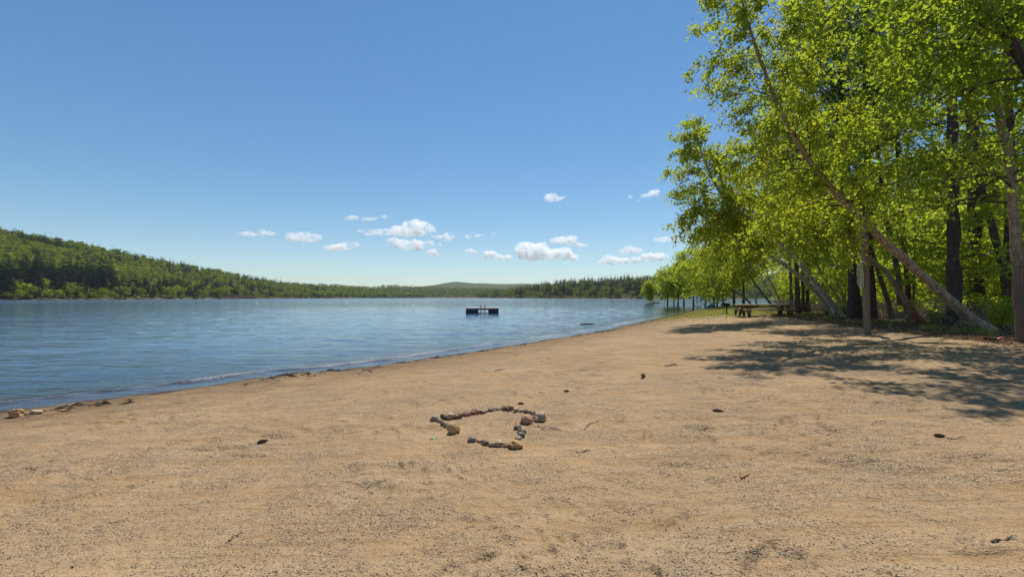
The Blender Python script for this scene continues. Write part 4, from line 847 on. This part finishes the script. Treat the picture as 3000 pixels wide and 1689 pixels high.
b = MB(); b.tube([(0, 0, -.05), (0, 0, .03), (0, 0, .06)], [.36, .34, .15], 18); o = b.obj('ash_patch', plain('black_ash', (.03, .028, .025), .95, .4, 12)); o.location = (X, Y, z - .02); tag(o, 'dark ash heap around the foot of the charcoal grill', 'ash heap')
stone(2116, 920, 6, 5.5, 'pinkorange', 'reddish stone beside the foot of the charcoal grill', 565, 3, 1, 'stone', None, 'stone')

# ------------------------------------------------------------------ wooden post with a bundle of netting
X, Y, z = ground_at(2541, 977); PYp = Y
top = at(2531, 628, Y); M['post'] = wood('weathered_post', (.155, .11, .07), (.29, .215, .14), 2)
foot = np.array([X, Y, z - .2]); ps = MB(); ps.bar(foot, top, 13.5 / F * Y, 13.5 / F * Y); o = ps.obj('wooden_post', M['post'], bevel=.012); tag(o, 'square weathered timber post standing alone on the sand', 'post')
nb_ = at(2519, 774, Y); root = empty('net_bundle', nb_, 0, 'bundled pale netting hanging from a loop on the wooden post', 'net bundle'); rg = RNG(700)
M['cream'] = plain('cream_rope', (.68, .60, .47), .9, .15, 20); M['teal'] = plain('teal_rope', (.36, .46, .40), .9, .2, 20); u = Y / F
for nm, mt, x0, cnt in (('netting', M['cream'], 1.5, 44), ('netting_edge', M['teal'], -4.2, 3)):
    b = MB()
    for k in range(cnt):
        xx = (x0 + rg.normal() * 2.0) * u; ln = (58 + rg.normal() * 6) * u if nm == 'netting' else (44 + rg.normal() * 5) * u; yy = rg.normal() * .03
        q_ = np.linspace(0, 1, 9); sw = rg.normal(size=(9, 2)) * .012
        b.tube(np.stack([xx + (q_ * 4 - 1) * u * (nm == 'netting') + sw[:, 0], yy + sw[:, 1], -q_ * ln], -1), .011, 4, 0, False)
    b.obj(nm, mt, root, True)
b = MB(); q_ = np.linspace(0, 1, 10); b.tube(np.stack([(-6 + 24 * q_) * u, -.03 - .09 * np.sin(q_ * 3.1), (2 + 5 * np.sin(q_ * 3.1) - 8 * q_ ** 3) * u], -1), .017, 7); b.obj('tie_rope', M['cream'], root, True)

# ------------------------------------------------------------------ red plastic scoop, kayak, floating stick, buoys
M['red'] = plain('red_plastic', (.50, .02, .018), .4, .15, 6, 0, .5); M['darkred'] = plain('dark_red_plastic', (.20, .012, .02), .45, .2, 5, 0, .5)
X, Y, z = ground_at(2912, 997); u = Y / F; sc = empty('plastic_scoop', (X, Y, z), 0, 'red plastic scoop with a flat dark red blade lying in the leaf litter', 'scoop')
xs = np.linspace(-36, 12, 13); b = MB(); V = []
for i, x in enumerate(xs):
    s = (x + 36) / 48; wd_ = 20 * math.sin(math.pi * min(1, .10 + .8 * s)) ** .8; zc = 7.5 - 6.0 * s
    for j in range(7): q_ = j / 3 - 1; V.append((x * u, q_ * wd_ * u, (zc + 2.6 * q_ * q_) * u))
fa = grid_faces(13, 7, False); b.add(V, fa); b.add(np.array(V) - [0, 0, .8 * u], fa[:, ::-1]); b.obj('blade', M['darkred'], sc, True)
b = MB(); b.tube(np.array([(10, 0, 2.2), (17, -1, 7), (24, -1, 9), (31, -1, 9.2)]) * u, np.array([3, 2.4, 2.2, 1.9]) * u, 8); b.obj('handle', M['red'], sc, True)
b = MB(); b.tube(np.array([(31, -1, 9.2), (36, -1, 8.4)]) * u, np.array([1.6, .9]) * u, 8); b.obj('handle_tip', M['iron'], sc, True)
Y = 82.; X, z = (2079 - CX) / F * Y, None; z = h1(X, Y); ky = empty('kayak', (X, Y, z), .25, 'blue kayak with a white tip propped up among the trees on the point', 'kayak'); ky.rotation_euler = (0, -.42, .35)
def loft(b, x0, x1, n, k, wf, hf, zc, mat=0):
    xs = np.linspace(x0, x1, n); th = np.arange(k) * 6.2832 / k; V = np.stack([np.repeat(xs, k), np.concatenate([wf(x) * np.cos(th) for x in xs]), np.concatenate([hf(x) * np.sin(th) + zc for x in xs])], -1)
    i = np.arange(n - 1)[:, None] * k; j = np.arange(k)[None]; j2 = (j + 1) % k; b.add(V, np.stack([i + j, i + j2, i + k + j2, i + k + j], -1).reshape(-1, 4), mat)
sh = lambda x: math.sqrt(max(0.0006, 1 - (x / 1.3) ** 2))
b = MB(); loft(b, -1.29, .95, 26, 14, lambda x: .36 * sh(x), lambda x: .24 * sh(x) ** .7, .3); b.obj('hull', plain('blue_plastic', (.02, .26, .52), .4, .1, 3, 0, .5), ky, True)
b = MB(); loft(b, .951, 1.297, 8, 14, lambda x: .362 * sh(x), lambda x: .242 * sh(x) ** .7, .3); b.obj('bow', M['drum_white'], ky, True)
b = MB(); th = np.linspace(0, 6.2832, 25); b.tube(np.stack([.1 + .42 * np.cos(th), .2 * np.sin(th), .50 + 0 * th], -1), .025, 6, 0, False); b.obj('cockpit_rim', M['iron'], ky, True)
p0 = np.array([*lakept(1698, 950), .015]); p1 = np.array([*lakept(1742, 948.5), .02]); b = MB(); b.tube(smooth_path([p0 - p0, (p1 - p0) * .5 + [0, 0, .03], p1 - p0], 7), [.02, .045, .05, .05, .045, .04, .015], 8); o = b.obj('floating_stick', M['twig'], smooth=True); o.location = p0; tag(o, 'dark stick floating flat on the water near the beach', 'stick')
for px, py, lb in ((752, 887, 'small white buoy on the water toward the left hill'), (1015, 886, 'small white buoy far out, between the left hill and the raft'), (1209, 892, 'small white buoy left of the raft and nearer to shore'), (1251, 882, 'small white buoy left of the raft, farther out')):
    Y = CAMZ * F / (py - HY); X = (px - CX) / F * Y; s = 2.2 / F * Y; bo = empty('buoy', (X, Y, 0), 0, lb, 'buoy', 'buoys on the lake'); b = MB(); b.tube([(0, 0, -s * .6), (0, 0, -s * .3), (0, 0, s * .3), (0, 0, s * .8), (0, 0, s)], [s * .5, s, s * 1.05, s * .6, s * .15], 12); b.obj('float', M['drum_white'], bo, True)
    b = MB(); b.tube([(0, 0, s), (0, 0, s * 1.5)], s * .12, 6); b.obj('ring', M['steel'], bo, True)
# driftwood branch with low brush at the end of the point
p = np.array([*lakept(1893, 889.5), 0]); q1 = np.array([*lakept(1934, 889), 0]); b = MB(); b.tube(smooth_path([p - p + [0, 0, .05], (q1 - p) * .4 + [0, 0, .2], (q1 - p) * .7 + [0, 0, .1], q1 - p + [0, 0, .1]], 9), np.linspace(.10, .22, 9), 8)
for k in range(5): b.tube([(q1 - p) * (.35 + .12 * k) + [0, 0, .15], (q1 - p) * (.38 + .12 * k) + [.3, 0, .7], (q1 - p) * (.36 + .13 * k) + [.2, .3, 1.1]], [.06, .04, .01], 5)
o = b.obj('drift_log', M['twig'], smooth=True); o.location = p; tag(o, 'half sunk dark log with broken branches at the tip of the point', 'log')
# red boat and dock on the far shores
Y = 545.; X = (453 - CX) / F * Y; bt = empty('rowing_boat', (X, Y - 8, 0), .1, 'bright red boat moored at the foot of the left hill', 'boat')
b = MB(); sb = lambda x: math.sqrt(max(.004, 1 - (x / 2.9) ** 4)); loft(b, -2.85, 2.85, 20, 12, lambda x: .95 * sb(x), lambda x: .55 * sb(x) ** .5, .45); b.obj('hull', M['red'], bt, True)
b = MB(); b.box((0, 0, 1.05), (3.4, 1.5, .12)); b.box((-.9, 0, 1.35), (.9, 1.2, .5)); b.obj('seat', M['drum_white'], bt, bevel=.04)
M['dock'] = wood('grey_dock_timber', (.26, .22, .20), (.44, .39, .36), 0); Y0 = 560.; X0 = (1832 - CX) / F * Y0; X1 = (1935 - CX) / F * Y0; dk = empty('dock', ((X0 + X1) / 2, Y0, 0), 0, 'long grey timber dock along the far right shore', 'dock'); L = X1 - X0
b = MB(); b.bar((-L / 2, 0, 1.6), (L / 2, 0, 2.6), 2.4, .25); b.obj('deck', M['dock'], dk)
b = MB(); b.bar((-L / 2, -1.1, 2.6), (L / 2, -1.1, 3.6), .12, .12); b.obj('railing', M['dock'], dk)
for k in range(12): x = -L / 2 + (k + .5) * L / 12; b = MB(); b.bar((x, -1.0, -.6), (x - .8, -1.0, 1.6 + (k + .5) / 12), .28, .28); b.obj('pile', M['dock'], dk)
# rope hanging at the right edge
p = at(2992, 772, 12.2); b = MB(); b.tube(smooth_path([(0, 0, 0), (.02, 0, -.4), (.06, 0, -.9), (.05, 0, -1.0)], 12), .012, 6); b.tube([(0, 0, 0), (.05, .1, .04), (.12, .2, .02)], .012, 6); o = b.obj('rope', M['cream'], smooth=True); o.location = p; tag(o, 'thin tan rope hanging beside the trunk at the right edge', 'rope')
# pale cottage glimpsed past the flooded trees
Y = 300.; X = (2052 - CX) / F * Y; ct = empty('cottage', (X, Y, .2), -.2, 'white cottage with a dark roof glimpsed between the flooded trees', 'cottage'); M['white_wall'] = plain('white_clapboard', (.66, .68, .70), .7, .06, 2); M['roof'] = plain('dark_shingles', (.05, .045, .045), .9, .3, 3)
b = MB(); b.box((0, 0, 1.3), (9, 6, 2.6)); b.add([(-4.5, -3, 2.6), (-4.5, 3, 2.6), (-4.5, 0, 4.6), (4.5, -3, 2.6), (4.5, 3, 2.6), (4.5, 0, 4.6)], [(0, 2, 1), (3, 4, 5)]); b.obj('wall', M['white_wall'], ct)
b = MB()
for s in (-1, 1): b.bar((0, s * 3.4, 2.45), (0, 0, 4.78), 9.8, .14)
b.obj('roof', M['roof'], ct)
for x in (-2.6, 2.4): b = MB(); b.box((x, -3.02, 1.5), (1.1, .08, 1.2)); b.obj('window', plain('dark_glass', (.03, .04, .05), .1, .1, 2, 0, .5), ct)
b = MB(); b.box((0, -3.02, 1.05), (.95, .08, 2.05)); b.obj('door', M['roof'], ct)

# ------------------------------------------------------------------ clouds: lumps of scattering air
def cloud_mat():
    q = NT('cloud_vapour'); o = q.geo(); n = q.noise(o, .011, 5, .62); n2 = q.noise(o, .035, 3, .6)
    d = q.math('MULTIPLY', q.f(q.math('ADD', q.math('MULTIPLY', n, .7), q.math('MULTIPLY', n2, .3)), .46, .56), .024)
    v = q.n('VolumePrincipled', {'Color': (1, 1, 1, 1), 'Density': d, 'Anisotropy': .3}); q.t.links.new(v.outputs[0], q.out.inputs[1])
    return q.m
M['cloud'] = cloud_mat()
def cloud(lumps, label, seed, base=None):
    """lumps: (px, py, rx, ry) ellipses as the photo shows them; distance follows from a shared cloud base 620 m up"""
    py0 = max(p[1] + p[3] for p in lumps) if base is None else base; Y = 620 * F / (HY - py0); u = Y / F; rg = RNG(seed); bm = bmesh.new()
    cx = sum(p[0] for p in lumps) / len(lumps); cy = sum(p[1] for p in lumps) / len(lumps); c0 = at(cx, cy, Y)
    for px, py, rx, ry in lumps:
        for k in range(4 if rx > 12 else 2):
            j = rg.normal(size=3) * .3 if k else np.zeros(3); s = 1 if k == 0 else rg.uniform(.5, .8)
            m = Matrix.Translation(((px - cx) * u + j[0] * rx * u, j[1] * rx * u, -(py - cy) * u + abs(j[2]) * ry * u * .6)) @ Matrix.Diagonal((rx * u * s, max(rx, ry) * .8 * u * s, ry * u * s, 1))
            bmesh.ops.create_icosphere(bm, subdivisions=3, radius=1, matrix=m)
    me = bpy.data.meshes.new('tmp'); bm.to_mesh(me); bm.free(); o = bpy.data.objects.new('tmp', me); COL.objects.link(o)
    md = o.modifiers.new('r', 'REMESH'); md.mode = 'VOXEL'; md.voxel_size = 3.2 * u
    dg = bpy.context.evaluated_depsgraph_get(); dg.update(); m2 = bpy.data.meshes.new_from_object(o.evaluated_get(dg)); bpy.data.objects.remove(o); m2.name = 'cloud'
    co_ = np.empty(len(m2.vertices) * 3); m2.vertices.foreach_get('co', co_); co_ = co_.reshape(-1, 3); cn = co_ / u; nrm = co_ - co_.mean(0); nrm /= np.linalg.norm(nrm, axis=1)[:, None] + 1e-9
    co_ = co_ + nrm * (6.0 * u * (vnoise(cn[:, 0] / 9 + seed, cn[:, 2] / 9 + cn[:, 1] / 11) + .7 * vnoise(cn[:, 0] / 4.2, cn[:, 2] / 4.2 + cn[:, 1] / 6)))[:, None]; m2.vertices.foreach_set('co', co_.ravel()); m2.update(); m2.materials.clear(); m2.materials.append(M['cloud']); o = bpy.data.objects.new('cloud', m2); COL.objects.link(o); o.location = c0
    return tag(o, label, 'cloud', 'fair weather clouds')
def cz(ox, l): return [(x / 3.68 + ox, y / 3.68 + 530, a / 3.68, b_ / 3.68) for x, y, a, b_ in l]
cloud(cz(650, [(280, 570, 110, 22), (405, 555, 55, 42), (520, 565, 70, 26), (410, 595, 40, 22)]), 'small flat wispy cloud, leftmost over the left hill', 1)
cloud(cz(650, [(780, 600, 90, 52), (900, 600, 110, 46), (1000, 610, 60, 50), (860, 630, 160, 24)]), 'flat-bottomed loaf-shaped cloud, second from the left', 2)
cloud(cz(650, [(1220, 720, 120, 36), (1340, 705, 100, 40), (1420, 690, 60, 36)]), 'low slanting cloud between the loaf-shaped cloud and the biggest one', 3)
cloud(cz(650, [(1420, 400, 80, 30), (1740, 385, 46, 26), (1580, 410, 110, 8)]), 'thin two-ended wisp above and left of the biggest cloud', 4)
cloud(cz(650, [(2060, 490, 130, 82), (2180, 510, 100, 78), (1920, 530, 110, 50), (1740, 550, 130, 40), (1600, 570, 70, 22), (2000, 560, 230, 30), (1500, 540, 50, 20), (2270, 520, 50, 44)]), 'biggest bright heaped cloud in the middle of the sky', 5)
cloud(cz(650, [(1840, 640, 70, 34), (1960, 690, 130, 56), (2100, 690, 120, 56), (2240, 680, 50, 46)]), 'ragged cloud hanging right under the biggest cloud', 6)
cloud(cz(650, [(2440, 600, 70, 40), (2330, 600, 60, 22), (2480, 585, 40, 30)]), 'small puff just right of the biggest cloud', 7)
cloud(cz(650, [(2290, 775, 60, 38), (2350, 690, 24, 44)]), 'small torn puff below the biggest cloud, lowest on that side', 8)
cloud(cz(1350, [(85, 600, 46, 24), (200, 588, 46, 20), (360, 566, 52, 18)]), 'faint strung-out wisp between the two heaped clouds', 9)
cloud(cz(1350, [(90, 750, 60, 26), (150, 770, 24, 20), (30, 778, 20, 16)]), 'faint low wisp left of the large right cloud', 10)
cloud(cz(1350, [(310, 795, 80, 48), (400, 815, 70, 30), (500, 825, 66, 34)]), 'low puffs trailing left of the large right cloud', 11)
cloud(cz(1350, [(700, 740, 120, 94), (850, 750, 110, 88), (980, 790, 120, 66), (1120, 780, 100, 74), (760, 810, 160, 44), (1210, 820, 70, 40)]), 'large lumpy cloud over the right hill', 12)
cloud(cz(1350, [(1060, 640, 100, 44), (1180, 640, 80, 50), (1290, 690, 80, 28)]), 'curved cap cloud above the large lumpy cloud over the right hill', 13)
cloud(cz(1350, [(960, 180, 80, 46), (1040, 190, 50, 26), (1100, 180, 24, 18), (1160, 232, 32, 12)]), 'small high puff alone above the right hill', 14)
cloud(cz(1350, [(2100, 130, 76, 42), (2000, 160, 60, 26), (1920, 200, 34, 24), (1830, 170, 34, 30)]), 'small high slanting puff beside the tops of the birches', 15)
cloud(cz(1350, [(1820, 745, 100, 42), (1900, 760, 70, 22)]), 'small cloud above the pair of low clouds next to the birches', 16)
cloud(cz(1350, [(1640, 845, 100, 52), (1740, 860, 90, 36), (1540, 875, 60, 24)]), 'low lumpy cloud left of the birches', 17)
cloud(cz(1350, [(2020, 815, 80, 54), (2130, 815, 100, 46), (1900, 850, 70, 34)]), 'low lumpy cloud touching the birches', 18)
cloud(cz(1350, [(2180, 630, 100, 26), (2320, 630, 60, 20)]), 'thin flat cloud touching the birches', 19)

# ------------------------------------------------------------------ air, light, camera
HAZE = 4.5e-5
hb = MB(); hb.box((0, 2950, 128), (7600, 6300, 282)); q = NT('haze_air'); v = q.n('VolumePrincipled', {'Color': (.90, .95, 1, 1), 'Density': HAZE, 'Anisotropy': .2}); q.t.links.new(v.outputs[0], q.out.inputs[1]); tag(hb.obj('haze', q.m), kind='stuff')
EL, AZ = math.radians(62), math.radians(20)
wd_ = bpy.data.worlds.new('World'); SC.world = wd_; wd_.use_nodes = True; nt = wd_.node_tree; bg = nt.nodes['Background']
sk = nt.nodes.new('ShaderNodeTexSky'); sk.sky_type = 'NISHITA'; sk.sun_disc = False; sk.sun_elevation = EL; sk.sun_rotation = AZ; sk.altitude = 250; sk.air_density = 1.0; sk.dust_density = .1; sk.ozone_density = 1.6
hs = nt.nodes.new('ShaderNodeHueSaturation'); hs.inputs['Saturation'].default_value = 1.4; gm_ = nt.nodes.new('ShaderNodeGamma'); gm_.inputs[1].default_value = .74; nt.links.new(sk.outputs[0], gm_.inputs[0]); nt.links.new(gm_.outputs[0], hs.inputs['Color']); wb = nt.nodes.new('ShaderNodeMix'); wb.data_type = 'RGBA'; wb.blend_type = 'MULTIPLY'; wb.inputs[0].default_value = 1; wb.inputs[7].default_value = (.86, .985, 1.06, 1); nt.links.new(hs.outputs[0], wb.inputs[6]); nt.links.new(wb.outputs[2], bg.inputs[0]); bg.inputs[1].default_value = .114
sd = Vector((math.cos(EL) * math.sin(AZ), math.cos(EL) * math.cos(AZ), math.sin(EL)))
ln = bpy.data.lights.new('sun', 'SUN'); ln.energy = 4.0; ln.angle = math.radians(.53); ln.color = (1, .95, .87); so = bpy.data.objects.new('sun', ln); COL.objects.link(so); so.rotation_euler = (-sd).to_track_quat('-Z', 'Y').to_euler(); so.location = (30, 60, 120)
cam = bpy.data.cameras.new('camera'); cam.sensor_width = 36; cam.lens = 36 * F / 3000; cam.shift_y = (HY - 844.5) / 3000; cam.clip_start = .05; cam.clip_end = 30000
co = bpy.data.objects.new('camera', cam); COL.objects.link(co); co.location = (0, 0, CAMZ); co.rotation_euler = (math.pi / 2, 0, 0); SC.camera = co
SC.view_settings.view_transform = 'Standard'; SC.view_settings.look = 'None'; SC.view_settings.exposure = .55; SC.view_settings.gamma = 1; SC.view_settings.use_curve_mapping = False
SC.render.engine = 'CYCLES'; cy = SC.cycles; cy.max_bounces = 40; cy.diffuse_bounces = 3; cy.glossy_bounces = 3; cy.transmission_bounces = 6; cy.transparent_max_bounces = 12; cy.volume_bounces = 40; cy.use_denoising = True
cy.volume_step_rate = 1.0; cy.volume_max_steps = 128
